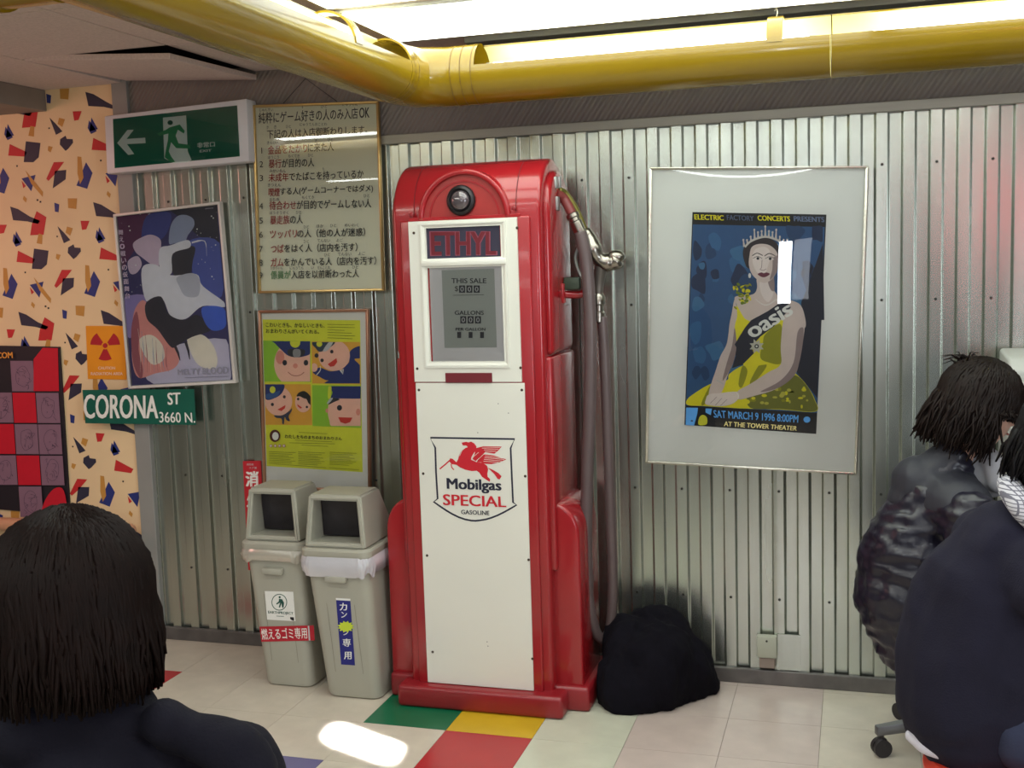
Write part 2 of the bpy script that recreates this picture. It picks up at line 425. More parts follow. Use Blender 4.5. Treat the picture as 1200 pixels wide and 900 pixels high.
# patterned wall on the left
m_paper = mat('cream_wallpaper', (232, 204, 160), 0.6, var=0.05, vs=3)
wl = struct('wall_left', B(X0, -2.93, -0.0, 0.1, 0, CZ + 0.02), m_paper)
art = Art(y=-0.0008)
chips = [('navy', [(48, 168), (85, 180), (140, 215), (190, 235), (178, 250), (130, 238), (62, 232)]), ('red', [(172, 190), (218, 218), (205, 300), (142, 303), (150, 250)]),
 ('tan', [(182, 295), (200, 300), (198, 345), (172, 340)]), ('blue', [(65, 295), (100, 345), (75, 357), (60, 330)]), ('red', [(85, 375), (165, 415), (155, 435), (78, 428)]),
 ('navy', [(160, 365), (228, 375), (220, 440), (195, 462), (150, 460)]), ('red', [(290, 465), (338, 465), (300, 515), (265, 550), (255, 540)]),
 ('navy', [(295, 505), (348, 502), (345, 545), (285, 585)]), ('blue', [(440, 470), (470, 520), (445, 592), (395, 575)]), ('tan', [(400, 442), (418, 445), (428, 540), (412, 570), (400, 520)]),
 ('navy', [(270, 260), (300, 290), (330, 325), (300, 340)]), ('tan', [(315, 262), (342, 270), (330, 305), (308, 290)]), ('red', [(378, 235), (420, 235), (405, 275), (385, 278)]),
 ('blue', [(465, 265), (495, 320), (455, 330)]), ('navy', [(345, 345), (350, 360), (378, 362), (380, 378), (358, 405), (345, 415), (318, 385), (320, 360)]),
 ('tan', [(265, 390), (285, 395), (275, 420), (262, 410)]), ('blue', [(140, 535), (205, 520), (185, 595)]), ('tan', [(158, 498), (240, 600), (238, 622), (185, 560)]), ('red', [(140, 545), (160, 570), (148, 580)]),
 ('tan', [(318, 130), (362, 130), (358, 180), (320, 175)]), ('blue', [(255, 150), (278, 158), (275, 195), (258, 192)]), ('tan', [(505, 95), (520, 110), (515, 128), (500, 112)]),
 ('black', [(186, 142), (194, 142), (194, 150), (186, 150)]), ('black', [(265, 305), (272, 305), (272, 312), (265, 312)]), ('black', [(505, 460), (512, 460), (512, 468), (505, 468)]), ('black', [(210, 632), (218, 632), (218, 640), (210, 640)])]
O_ = at(0, 200, y=0); px1 = at(97.5, 200, y=0).x - O_.x; pz1 = O_.z - at(7, 324, y=0).z
sx = 1 / 4
MW = []
for c, pts in chips:
    q = [at(p[0] / 4, 200 + p[1] / 4, y=0) for p in pts]; MW.append((c, [(v.x, v.z) for v in q]))
art.fn = lambda p: Vector((p[0], -0.0008, p[1]))
for i in range(-3, 3):
    for j in range(-3, 5):
        for c, q in MW:
            qq = [(a + i * px1, b - j * pz1) for a, b in q]
            cxm = sum(a for a, b in qq) / len(qq); czm = sum(b for a, b in qq) / len(qq)
            if max(a for a, b in qq) > -2.932: qq = [(min(a, -2.931), b) for a, b in qq]
            if cxm > -2.94 or czm < 0.12 or max(b for a, b in qq) > CZ or min(a for a, b in qq) < X0 + .3: continue
            art.poly(qq, INK[c], layer=0.0 if c != 'tan' else 0.4)
art.build('printed_chips', wl)
struct('baseboard_left', B(X0, -2.93, -0.012, 0.0, 0, 0.345, 0.003, 1), mat('green_dado', (30, 92, 74), 0.5))
struct('trim_beam', B(-4.7, -3.262, -2.2, 0.0, 2.262, CZ + 0.0, 0.003, 1), mat('grey_beam', (128, 120, 112), 0.7, var=0.08))
# the rest of the room
m_wall = mat('plaster', (112, 108, 100), 0.8)
struct('wall_rear', B(X0, X1, Y0 - 0.1, Y0, 0, CZ + 0.1), m_wall)
struct('wall_right', B(X1, X1 + 0.1, Y0, 0.1, 0, CZ + 0.1), m_wall)
struct('wall_side', B(X0 - 0.1, X0, Y0, 0.1, 0, CZ + 0.1), m_wall)
# ================================================================ GASOLINE PUMP
red = mat('red_enamel', (156, 27, 34), 0.24, var=0.05, vs=4, coat=0.4, spec=0.5)
redd = mat('red_enamel_plinth', (138, 26, 34), 0.35, var=0.12, vs=8, coat=0.2)
white = mat('white_enamel', (226, 226, 216), 0.16, var=0.02, vs=3, coat=0.4)
chrome = mat('worn_chrome', (156, 150, 140), 0.26, 1.0, var=0.1, vs=20)
dark = mat('black_rubber', (44, 40, 42), 0.5)
steel = mat('dull_steel', (168, 170, 168), 0.42, 0.75, var=0.06)
CX = -1.27
pump = thing('gasoline_pump', 'tall red vintage gasoline pump with white front panels and round-shouldered top', 'gasoline pump', (CX, -0.25, 0))
def arc2(cy, cz, r, a0, a1, n=20):
    return [(cy + r * math.cos(a0 + (a1 - a0) * k / n), cz + r * math.sin(a0 + (a1 - a0) * k / n)) for k in range(n + 1)]
# body: front corners stepped, barrel top
bm = bmesh.new()
prof = [(-0.06, 0.06)] + arc2(-0.245, 1.737, 0.186, 0, PI, 26) + [(-0.431, 0.06)]
prism(bm, prof, 'x', CX - 0.266, CX + 0.266)
bevel_all(bm, 0.016, 3, 60)
body = obj('body', bm, red, pump, smooth=35)
obj('front_column', B(CX - 0.232, CX + 0.232, -0.444, -0.42, 0.07, 1.722, 0.006, 3), red, body, smooth=35)
for sx_ in (-0.183, 0.183):                        # seam lines over the barrel
    bm = bmesh.new(); pts = arc2(-0.245, 1.737, 0.1885, PI * 0.1, PI, 24)
    vs = [(bm.verts.new((CX + sx_ - 0.0012, a, b)), bm.verts.new((CX + sx_ + 0.0012, a, b))) for a, b in pts]
    for k in range(len(vs) - 1): bm.faces.new((vs[k][0], vs[k][1], vs[k + 1][1], vs[k + 1][0]))
    obj('bonnet_seam', bm, mat('seam_dark_red', (90, 16, 22), 0.6), body)
# arched side cheeks, lower side plates
for sd, nm in ((1, 'side_cheek'), (-1, 'side_cheek')):
    bm = bmesh.new(); a, b = (CX + sd * 0.255, CX + sd * 0.288)
    prism(bm, [(-0.10, 1.25)] + arc2(-0.245, 1.735, 0.146, 0, PI, 22) + [(-0.391, 1.25)], 'x', a, b); bevel_all(bm, 0.02, 4, 60)
    obj(nm, bm, red, pump, smooth=40)
    bm = bmesh.new(); box(bm, min(CX + sd * 0.25, CX + sd * 0.284), max(CX + sd * 0.25, CX + sd * 0.284), -0.405, -0.075, 0.5, 1.245, 0.010, 3)
    sp = obj('side_plate', bm, red, pump, smooth=40)
    # rounded lower saddle
    bm = bmesh.new(); pr = [(CX + sd * 0.24, 0.07), (CX + sd * 0.24, 0.735), (CX + sd * 0.27, 0.735)]
    pr += [(CX + sd * (0.27 + 0.09 * math.sin(t)), 0.615 + 0.12 * math.cos(t)) for t in [PI / 2 * k / 8 for k in range(1, 9)]]
    pr += [(CX + sd * 0.362, 0.07)]
    prism(bm, pr, 'y', -0.385, -0.10); bevel_all(bm, 0.012, 3, 50)
    obj('side_saddle', bm, red, pump, smooth=40)
# plinth
bm = bmesh.new(); box(bm, CX - 0.300, CX + 0.312, -0.492, -0.30, 0.0, 0.080, 0.016, 4); box(bm, CX - 0.362, CX + 0.386, -0.405, -0.06, 0.0, 0.088, 0.014, 3)
obj('plinth', bm, redd, pump, smooth=40)
# arched hood on the front of the barrel
bm = bmesh.new()
def half(r): return [(CX + r * math.cos(PI * k / 28), 1.722 + r * math.sin(PI * k / 28)) for k in range(29)]
o_, i_ = half(0.165), half(0.146)
def ring(bm, o_, i_, y0, y1):
    L = [[bm.verts.new((x, y, z)) for x, z in q] for q, y in ((o_, y0), (o_, y1), (i_, y1), (i_, y0))]
    for k in range(len(o_) - 1):
        for a in range(4): bm.faces.new((L[a][k], L[a][k + 1], L[(a + 1) % 4][k + 1], L[(a + 1) % 4][k]))
    for k in (0, -1): bm.faces.new([L[a][k] for a in range(4)])
    bmesh.ops.recalc_face_normals(bm, faces=bm.faces)
ring(bm, o_, i_, -0.25, -0.448); bevel_all(bm, 0.006, 3, 50)
hood = obj('hood', bm, red, pump, smooth=40)
bm = bmesh.new(); prism(bm, half(0.150), 'y', -0.26, -0.434); obj('hood_face', bm, mat('red_enamel_faded', (158, 46, 44), 0.28, var=0.10, vs=14, coat=0.3), hood)
bm = bmesh.new(); ring(bm, half(0.128), half(0.122), -0.43, -0.437); obj('hood_bead', bm, red, hood)
bm = bmesh.new(); box(bm, CX - 0.2, CX + 0.2, -0.444, -0.42, 1.718, 1.73, 0.002, 1); obj('hood_ledge', bm, red, hood)
knob = bmesh.new(); kc = (CX - 0.008, -0.434, 1.783)
lathe(knob, kc, (0, -1, 0), [(0.050, 0), (0.052, 0.006), (0.048, 0.014), (0.040, 0.018), (0.034, 0.013), (0.02, 0.012)], 32)
kb = obj('lamp_bezel', knob, mat('gunmetal', (52, 50, 52), 0.35, 0.7), pump, smooth=35, label='dark round bezel with a glass lens')
bm = bmesh.new(); lathe(bm, kc, (0, -1, 0), [(0.033, 0.010), (0.032, 0.020), (0.026, 0.028), (0.014, 0.033), (0.002, 0.0345)], 28)
obj('lens', bm, mat('smoky_lens', (92, 84, 88), 0.08, 0.3, coat=1.0), kb, smooth=True)
def screw(p, parent, r=0.0048, m=None):
    bm = bmesh.new(); lathe(bm, p, (0, -1, 0), [(r, 0), (r, 0.001), (r * 0.6, 0.0024), (0.0002, 0.0028)], 10)
    obj('screw', bm, m or mat('rusty_screw', (70, 58, 48), 0.6, 0.5), parent, smooth=True)
for q in ((482, 252), (602, 244)): screw(at(*q, y=-0.444), hood, 0.008, redd)
# upper white bezel with two windows
def frame_quad(bm, o, i, yo, yi, yb, mi=0):
    """rectangular moulding: outer rect o, inner rect i (x0,x1,z0,z1); outer face at yo, inner lip at yi, back at yb"""
    def r(q, y): return [bm.verts.new((q[0], y, q[2])), bm.verts.new((q[1], y, q[2])), bm.verts.new((q[1], y, q[3])), bm.verts.new((q[0], y, q[3]))]
    A, C, D, E_ = r(o, yb), r(o, yo), r(i, yi), r(i, yb)
    for U, V in ((A, C), (C, D), (D, E_)):
        for k in range(4):
            f = bm.faces.new((U[k], U[(k + 1) % 4], V[(k + 1) % 4], V[k])); f.material_index = mi
    bmesh.ops.recalc_face_normals(bm, faces=bm.faces)
ux0, ux1, uz0, uz1 = CX - 0.198, CX + 0.190, 1.166, 1.718
eth = (at(500, 266, y=-.44).x, at(586, 266, y=-.44).x, at(542, 302, y=-.44).z, at(542, 266, y=-.44).z)
dw = (at(504, 316, y=-.44).x, at(589, 316, y=-.44).x, at(545, 423, y=-.44).z, at(545, 313, y=-.44).z)
bm = bmesh.new()
yF = -0.4525
# plate with two holes built from strips
ex0, ex1, ez0, ez1 = eth; dx0, dx1, dz0, dz1 = dw; hx0, hx1 = min(ex0, dx0), max(ex1, dx1)
for q in ((ux0, hx0, uz0, uz1), (hx1, ux1, uz0, uz1), (hx0, hx1, uz0, dz0), (hx0, hx1, dz1, ez0), (hx0, hx1, ez1, uz1)):
    box(bm, q[0], q[1], yF, -0.444, q[2], q[3])
bmesh.ops.remove_doubles(bm, verts=bm.verts, dist=1e-5)
bz = obj('bezel_panel', bm, white, pump)
bm = bmesh.new(); frame_quad(bm, (hx0 - 0.020, hx1 + 0.020, dz0 - 0.022, uz1 - 0.008), (hx0 - 0.014, hx1 + 0.014, dz0 - 0.016, uz1 - 0.014), -0.4575, -0.4575, -0.45)
frame_quad(bm, (hx0 - 0.015, hx1 + 0.015, dz0 - 0.015, dz1 + 0.012), (hx0, hx1, dz0, dz1), -0.4575, -0.450, -0.45)
frame_quad(bm, (hx0 - 0.015, hx1 + 0.015, ez0 - 0.010, ez1 + 0.010), (hx0, hx1, ez0, ez1), -0.4575, -0.450, -0.45)
box(bm, hx0 - 0.018, hx1 + 0.018, -0.462, -0.45, dz1 + 0.006, ez0 - 0.006, 0.003, 2)
obj('moulding', bm, white, bz, smooth=30)
obj('grade_window', B(ex0, ex1, -0.4455, -0.4445, ez0, ez1), mat('dark_glass', (62, 60, 76), 0.06, coat=1.0), bz, label='dark glass window with red lettering')
a = Art(y=-0.4462)
mr_, mro = flat('ethyl_red', (104, 20, 34)), flat('ethyl_edge', (136, 66, 84))
a.text('ETHYL', ((503, 270), (583, 270), (504, 301), (583, 300)), mro, 0.055); a.text('ETHYL', ((504.5, 271.5), (581.5, 271), (505.5, 299.5), (581.5, 298.5)), mr_, 0.03)
a.build('lettering', bz)
# recessed dial: grey tray with slanted sides and printed plate
yD = -0.400; ix0, ix1, iz0, iz1 = dx0 + 0.044, dx1 - 0.028, dz0 + 0.046, dz1 - 0.0
bm = bmesh.new()
def r4(q, y): return [bm.verts.new((q[0], y, q[2])), bm.verts.new((q[1], y, q[2])), bm.verts.new((q[1], y, q[3])), bm.verts.new((q[0], y, q[3]))]
A_, B_ = r4((dx0, dx1, dz0, dz1), -0.4465), r4((ix0, ix1, iz0, iz1 - 0.01), -0.4449)
for k in range(4): bm.faces.new((A_[k], A_[(k + 1) % 4], B_[(k + 1) % 4], B_[k]))
bmesh.ops.recalc_face_normals(bm, faces=bm.faces)
for f in bm.faces:
    if f.normal.y > 0: f.normal_flip()
obj('dial_surround', bm, mat('brushed_aluminium', (226, 222, 226), 0.4, 0.1, var=0.04), bz)
dial = obj('dial_plate', B(ix0, ix1, -0.4452, -0.4442, iz0, iz1), mat('dial_grey', (170, 174, 170), 0.35, 0.1, var=0.03), bz)
a = Art(y=-0.4458); dk = INK['ink']
a.text('THIS SALE', ((529, 326), (570, 326), (529, 332), (570, 332)), dk, 0.02)
a.text('$', ((533, 335), (537, 335), (533, 342), (537, 342)), dk)
def drums(x, y, n, wd, h):
    for k in range(n):
        a.poly([(x + k * wd, y), (x + k * wd + wd * 0.82, y), (x + k * wd + wd * 0.82, y + h), (x + k * wd, y + h)], dk)
        a.text('0', ((x + k * wd + 1.6, y + 1.4), (x + k * wd + wd * .82 - 1.6, y + 1.4), (x + k * wd + 1.6, y + h - 1.4), (x + k * wd + wd * .82 - 1.6, y + h - 1.4)), INK['lgrey'], 0.0)
drums(538, 334.5, 3, 8.6, 8.5)
a.line([(531, 346), (567, 345.5)], 0.5, dk)
a.text('GALLONS', ((533, 364), (567, 364), (533, 369), (567, 369)), dk, 0.02); drums(539.5, 370.5, 3, 8.6, 8.5)
a.text('PER GALLON', ((534, 384), (569, 384), (534, 387.5), (569, 387.5)), dk, 0.02)
for k in range(3): a.poly([(536 + k * 13.4, 389), (540.5 + k * 13.4, 389), (540.5 + k * 13.4, 396), (536 + k * 13.4, 396)], dk)
a.build('dial_print', dial)
bm = bmesh.new(); box(bm, dx0, dx1, -0.4495, -0.4488, dz0, dz1); obj('dial_glass', bm, glass_mat(), bz)
q0, q1 = at(522, 437, y=-.453), at(577, 448.5, y=-.453)
obj('nameplate', B(q0.x, q1.x, -0.456, -0.452, q1.z, q0.z, 0.001, 1), mat('maroon_plate', (112, 34, 44), 0.4), bz, label='small maroon plate')
for q in ((485, 273), (606, 267), (489, 432), (610, 431)): screw(at(*q, y=-0.4525), bz)
# lower door
lx0, lx1, lz0, lz1 = CX - 0.196, CX + 0.199, 0.082, 1.162
bm = bmesh.new(); box(bm, lx0, lx1, -0.4515, -0.444, lz0, lz1, 0.0015, 1)
door = obj('lower_panel', bm, white, pump)
for q in ((491, 457), (611.5, 457), (496, 555), (615.5, 558), (500.5, 651), (619.5, 656), (507, 764), (624, 772)): screw(at(*q, y=-0.4515), door)
# emblem
a = Art(y=-0.4517)
def e(x, y): return (500 + x / 8.182, 505 + y / 8.182)
nv, rd = flat('emblem_navy', (34, 36, 56)), flat('emblem_red', (198, 30, 46))
sh = [(35, 65), (845, 78), (805, 165), (815, 400), (828, 685), (862, 710)] + [(862 - 395 * t, 710 + 150 * math.sin(PI / 2 * t)) for t in (.15, .3, .45, .6, .75, .9)] + [(468, 862)] + [(468 - 400 * t, 862 - 182 * (1 - math.cos(PI / 2 * t)) - 0 * t) for t in (.1, .25, .4, .55, .7, .85)] + [(68, 680), (105, 650), (90, 400), (82, 160)]
sh = [e(*p) for p in sh]
a.line(sh, 2.1, nv, closed=True)
horse = [(335, 112), (380, 104), (400, 110), (425, 102), (455, 118), (478, 150), (470, 190), (450, 215), (430, 250), (425, 275), (480, 300), (540, 305), (580, 335), (590, 370), (582, 410), (585, 440), (608, 462), (605, 488), (575, 470), (530, 440), (505, 400), (480, 382), (430, 385), (370, 372), (320, 350), (285, 325), (240, 318), (215, 290), (225, 262), (250, 268), (285, 300), (300, 275), (310, 235), (330, 195), (370, 165), (395, 155), (380, 140), (345, 138)]
a.poly([e(*p) for p in horse], rd)
a.line([e(*p) for p in ((222, 282), (180, 320), (125, 365))], 1.6, rd); a.line([e(*p) for p in ((235, 315), (240, 350), (262, 373))], 1.2, rd)
a.poly([e(*p) for p in ((585, 350), (640, 375), (690, 405), (718, 435), (700, 465), (680, 460), (650, 415), (610, 375))], rd)
wing1 = [(470, 165), (540, 148), (720, 150), (690, 185), (650, 218), (560, 205), (540, 225), (500, 260), (470, 290), (440, 270), (460, 220)]
wing2 = [(500, 225), (560, 225), (640, 235), (765, 273), (700, 300), (620, 318), (560, 315), (520, 300), (480, 300), (500, 260)]
a.poly([e(*p) for p in wing1], rd); a.poly([e(*p) for p in wing2], rd)
for p in (((530, 165), (705, 160)), ((550, 182), (690, 176)), ((560, 198), (668, 195)), ((560, 240), (730, 262)), ((555, 256), (745, 274)), ((550, 272), (720, 288)), ((545, 290), (690, 300)), ((500, 205), (430, 262)), ((545, 225), (470, 295)), ((350, 165), (315, 240))):
    a.line([e(*k) for k in p], 0.5, white)
a.text('Mobilgas', (e(190, 448), e(715, 468), e(195, 590), e(720, 606)), nv, 0.035)
a.text('SPECIAL', (e(155, 603), e(760, 628), e(158, 712), e(766, 734)), rd, 0.022)
a.text('GASOLINE', (e(330, 755), e(602, 765), e(332, 797), e(603, 808)), nv, 0.02)
for x_, y_ in ((560, 507), (571, 752), (572, 757), (584, 473), (596, 484)): a.ell(x_, y_, .7, .5, INK['ink'], 7)
a.build('emblem', door, label='shield emblem with a red winged horse')
# --- hose gear on the right side
XR = CX + 0.288
for (yy, zz, a1, b1) in ((-0.300, 1.835, 0.014, 0.020), (-0.250, 1.838, 0.014, 0.020), (-0.285, 1.765, 0.018, 0.024)):
    obj('boot_plate', B(XR - 0.003, XR + 0.006, yy - a1, yy + a1, zz - b1, zz + b1, 0.003, 2), steel, pump, smooth=30)
hose = mat('hose_rubber', (92, 78, 78), 0.45, var=0.08, vs=10, coat=0.2)
YH = -0.24
def H(px, py, y=YH): return at(px, py, y=y)
bm = bmesh.new(); sweep(bm, cr([(XR - 0.01, -0.27, 1.80), H(660, 232), H(668, 246), H(673, 256)], 6), [0.017] * 19, seg=14)
obj('outlet_elbow', bm, mat('red_brown_casting', (128, 56, 54), 0.4), pump, smooth=40)
bm = bmesh.new(); c0, c1 = H(670, 250), H(682, 276); d = (c1 - c0)
lathe(bm, c0, d, [(0.019, 0), (0.023, 0.004), (0.023, 0.016), (0.018, 0.020), (0.018, 0.030), (0.022, 0.034), (0.022, d.length - 0.012), (0.019, d.length)], 20)
obj('coupling', bm, chrome, pump, smooth=35)
path1 = cr([H(680, 272), H(686, 300), H(690, 340), H(692, 400), H(691, 480), H(688, 560), H(687, 640), H(690, 700), H(697, 742), H(706, 752), H(712, 735), H(714, 690), H(712, 620), H(709, 540), H(706, 460), H(703, 400), H(701, 372)], 7)
nn = len(path1); r1 = []
for k in range(nn): r1.append(0.0225 if k < nn * 0.42 else 0.0185)
path1 = [Vector((p.x, p.y + 0.06 * min(1, max(0, (k - nn * 0.45) / (nn * 0.15))), p.z)) for k, p in enumerate(path1)]
bm = bmesh.new(); sweep(bm, path1, r1, seg=16); obj('hose', bm, hose, pump, smooth=True)
Y2 = YH + 0.06
bm = bmesh.new(); c0, c1 = H(701, 378, Y2), H(701, 344, Y2); L = (c1 - c0).length
lathe(bm, c0, c1 - c0, [(0.020, 0), (0.025, 0.004), (0.025, L * .35), (0.020, L * .4), (0.020, L * .6), (0.025, L * .65), (0.025, L * .9), (0.018, L)], 20)
obj('coupling', bm, chrome, pump, smooth=35)
nozz = bmesh.new()
sweep(nozz, cr([H(701, 346, Y2), H(702, 328, Y2), H(705, 310, Y2 - .01), H(708, 303, Y2 - .02)], 5), [0.017, 0.017, 0.018, 0.018, 0.019, 0.02, 0.021, 0.022, 0.022, 0.022, 0.022, 0.021, 0.02, 0.02, 0.02, 0.02], seg=14)
nz = obj('nozzle_grip', nozz, mat('grey_grip', (110, 104, 98), 0.4, 0.6), pump, smooth=True, label='grey nozzle grip')
bm = bmesh.new()
sweep(bm, cr([H(727, 302, Y2), H(718, 307, Y2), H(706, 306, Y2 - .01), H(697, 297, Y2 - .02), H(692, 283, Y2 - .02), H(688, 272, Y2 - .02)], 5), [v_ * 1.2 for v_ in (0.012, 0.02, 0.025, 0.026, 0.025, 0.024, 0.025, 0.027, 0.028, 0.027, 0.025, 0.023, 0.022, 0.022, 0.023, 0.025, 0.027, 0.028, 0.027, 0.025, 0.023, 0.022, 0.02, 0.018, 0.016, 0.014)], seg=16)
ball(bm, H(722, 301, Y2), 0.028, 14, scale=(1.2, 1, 0.9)); ball(bm, H(689, 276, Y2 - .02), 0.024, 14, scale=(.8, 1, 1.2))
obj('nozzle_body', bm, chrome, nz, smooth=True)
bm = bmesh.new(); sweep(bm, cr([H(686, 272, Y2 - .02), H(680, 256, Y2 - .03), H(672, 240, Y2 - .04), H(662, 226, Y2 - .05), (XR, -0.255, 1.812)], 5), 0.011, seg=12)
obj('spout', bm, mat('olive_brass', (120, 112, 52), 0.35, 0.6), nz, smooth=True, label='tarnished brass spout')
bm = bmesh.new(); sweep(bm, cr([H(700, 312, Y2), H(690, 330, Y2), H(680, 322, Y2), H(674, 302, Y2 + .02), H(680, 285, Y2 + .02)], 6), 0.005, seg=8)
obj('trigger_guard', bm, steel, nz, smooth=True)
bm = bmesh.new(); sweep(bm, cr([(XR - 0.01, -0.22, 1.452), (XR + 0.05, -0.2, 1.448), (XR + 0.085, -0.2, 1.462)], 5), [0.014] * 11, seg=10); box(bm, XR - 0.006, XR + 0.006, -0.25, -0.19, 1.42, 1.49, 0.004, 2)
obj('hose_hook', bm, red, pump, smooth=40)
bm = bmesh.new(); box(bm, XR, XR + 0.06, -0.235, -0.205, 1.466, 1.51, 0.008, 2)
obj('hook_pad', bm, mat('dark_green_pad', (52, 64, 50), 0.6), pump, smooth=40)
# padlock hasp / dark object hanging behind the hose is left to the wall reflections
# ================================================================ WASTE BINS
m_bin = mat('grey_plastic', (168, 166, 152), 0.42, var=0.04, vs=5, bump=0.04, bs=120)
m_bind = mat('grey_plastic_shaded_inside', (168, 166, 152), 0.5)
def rrect(cx, cy, hw, hd, r, n=5):
    q = []
    for (sx_, sy_, a0) in ((1, 1, 0), (-1, 1, PI / 2), (-1, -1, PI), (1, -1, 1.5 * PI)):
        for k in range(n + 1):
            a = a0 + PI / 2 * k / n; q.append((cx + sx_ * (hw - r) + r * math.cos(a), cy + sy_ * (hd - r) + r * math.sin(a)))
    return q
def loft(bm, secs, cap0=True, cap1=True, mi=0):
    """secs = [(z, [(x,y)...])]"""
    R_ = [[bm.verts.new((x, y, z)) for x, y in q] for z, q in secs]; fs = []
    n = len(R_[0])
    for a, b in zip(R_, R_[1:]):
        for k in range(n): fs.append(bm.faces.new((a[k], a[(k + 1) % n], b[(k + 1) % n], b[k])))
    if cap0: fs.append(bm.faces.new(R_[0]))
    if cap1: fs.append(bm.faces.new(R_[-1]))
    for f in fs: f.material_index = mi
    bmesh.ops.recalc_face_normals(bm, faces=fs)
def bin_(cx, yf, w0, label, liner_rgb, sx=0.0, top=0.0, linh=0.06):
    hw0, hw1 = w0 / 2, w0 / 2 + 0.018; d0, d1 = 0.130, 0.152; cy = yf + d0
    yc = lambda z: cy
    t = thing('waste_bin', label, 'waste bin', (cx, cy, 0), 'grey waste bins beside the pump')
    bm = bmesh.new(); zt = 0.535
    fx = lambda z: sx * z
    W = lambda z: hw0 + (hw1 - hw0) * z / zt
    D = lambda z: d0 + (d1 - d0) * z / zt
    loft(bm, [(0.0, rrect(cx, cy, hw0 - .012, d0 - .012, .03)), (0.006, rrect(cx, cy, hw0 - .003, d0 - .003, .035)), (0.02, rrect(cx + fx(.02), cy, W(.02), D(.02), .035))] +
         [(z, rrect(cx + fx(z), cy, W(z), D(z), .035)) for z in (.15, .3, .45)] + [(zt, rrect(cx + fx(zt), cy, W(zt), D(zt), .035))], cap1=False)
    tub = obj('tub', bm, m_bin, t, smooth=35)
    front = lambda z: cy - D(z)
    # panel outline relief and ribs
    bm = bmesh.new()
    for xx in (-0.055, 0.055):
        vs = [bm.verts.new((cx + fx(z) + xx + s_, front(z) - 0.0012, z)) for z, s_ in ((0.10, -.001), (0.10, .001), (0.36, .001), (0.36, -.001))]; bm.faces.new(vs)
    obj('moulded_line', bm, mat('plastic_crease', (140, 138, 126), 0.6), tub)
    zg = 0.455
    obj('grip', B(cx + fx(zg) - 0.042, cx + fx(zg) + 0.042, front(zg) - 0.022, front(zg) + 0.005, zg - 0.012, zg + 0.012, 0.006, 2), m_bin, tub, smooth=35)
    # rim and hood
    cx2 = cx + fx(zt)
    bm = bmesh.new(); loft(bm, [(zt - .004, rrect(cx2, cy, hw1 + .010, d1 + .010, .04)), (zt + .002, rrect(cx2, cy, hw1 + .014, d1 + .014, .042)), (zt + .022, rrect(cx2, cy, hw1 + .014, d1 + .014, .042)), (zt + .03, rrect(cx2, cy, hw1 + .006, d1 + .006, .038))])
    lid = obj('lid', bm, m_bin, t, smooth=35)
    z0, z1 = zt + .028, zt + .226 + top
    a0, a1 = hw1 - 0.004, hw1 - 0.022
    yfb, yft = cy - d1 + 0.004, cy - d1 + 0.020; ybb, ybt = cy + d1 - 0.01, cy + 0.035
    bm = bmesh.new()
    def V(x, y, z): return bm.verts.new((x, y, z))
    m_ = 0.020
    O = [V(cx2 - a0, yfb, z0), V(cx2 + a0, yfb, z0), V(cx2 + a1, yft, z1), V(cx2 - a1, yft, z1)]
    BK = [V(cx2 - a0, ybb, z0), V(cx2 + a0, ybb, z0), V(cx2 + a1, ybt, z1), V(cx2 - a1, ybt, z1)]
    fr = lambda z: yfb + (yft - yfb) * (z - z0) / (z1 - z0)
    aw = lambda z: a0 + (a1 - a0) * (z - z0) / (z1 - z0)
    zi0, zi1 = z0 + 0.022, z1 - 0.022
    I = [V(cx2 - aw(zi0) + m_, fr(zi0), zi0), V(cx2 + aw(zi0) - m_, fr(zi0), zi0), V(cx2 + aw(zi1) - m_, fr(zi1), zi1), V(cx2 - aw(zi1) + m_, fr(zi1), zi1)]
    J = [V(cx2 - aw(zi0) + m_, ybb - .03, z0 + 0.01), V(cx2 + aw(zi0) - m_, ybb - .03, z0 + 0.01), V(cx2 + aw(zi1) - m_, ybt - 0.02, zi1), V(cx2 - aw(zi1) + m_, ybt - 0.02, zi1)]
    for P, Q in ((O, I), (I, J)):
        for k in range(4): bm.faces.new((P[k], P[(k + 1) % 4], Q[(k + 1) % 4], Q[k]))
    bm.faces.new(J); 
    for k in range(4): bm.faces.new((O[k], O[(k + 1) % 4], BK[(k + 1) % 4], BK[k]))
    bm.faces.new(BK)
    bmesh.ops.recalc_face_normals(bm, faces=bm.faces)
    es = [e for e in bm.edges if (e.verts[0] in O + BK and e.verts[1] in O + BK) or (e.verts[0] in I and e.verts[1] in I)]
    bmesh.ops.bevel(bm, geom=es, offset=0.008, segments=3, affect='EDGES')
    # dark sheet inside the mouth stands in for its shade
    obj('hood', bm, m_bin, t, smooth=35, label='open-fronted hood')
    bm = bmesh.new(); vs = [V2 for V2 in (bm.verts.new((cx2 - aw(zi0) + m_ + .004, yfb + 0.110, z0 + 0.022)), bm.verts.new((cx2 + aw(zi0) - m_ - .004, yfb + 0.110, z0 + 0.022)), bm.verts.new((cx2 + aw(zi1) - m_ - .004, yft + 0.055, zi1 - 0.002)), bm.verts.new((cx2 - aw(zi1) + m_ + .004, yft + 0.055, zi1 - 0.002)))]
    bm.faces.new(vs); bmesh.ops.solidify(bm, geom=bm.faces[:], thickness=0.004)
    obj('inner_flap', bm, mat('dark_flap', (66, 62, 66), 0.25, var=0.15, vs=12), lid, label='dark inner flap')
    # bag edge folded over the rim
    bm = bmesh.new(); n = 96; rows = []
    ph = random.random() * 9
    q = lambda e_: rrect(cx2, cy, hw1 + e_, d1 + e_, .04 + e_, 23)
    nq = len(q(0))
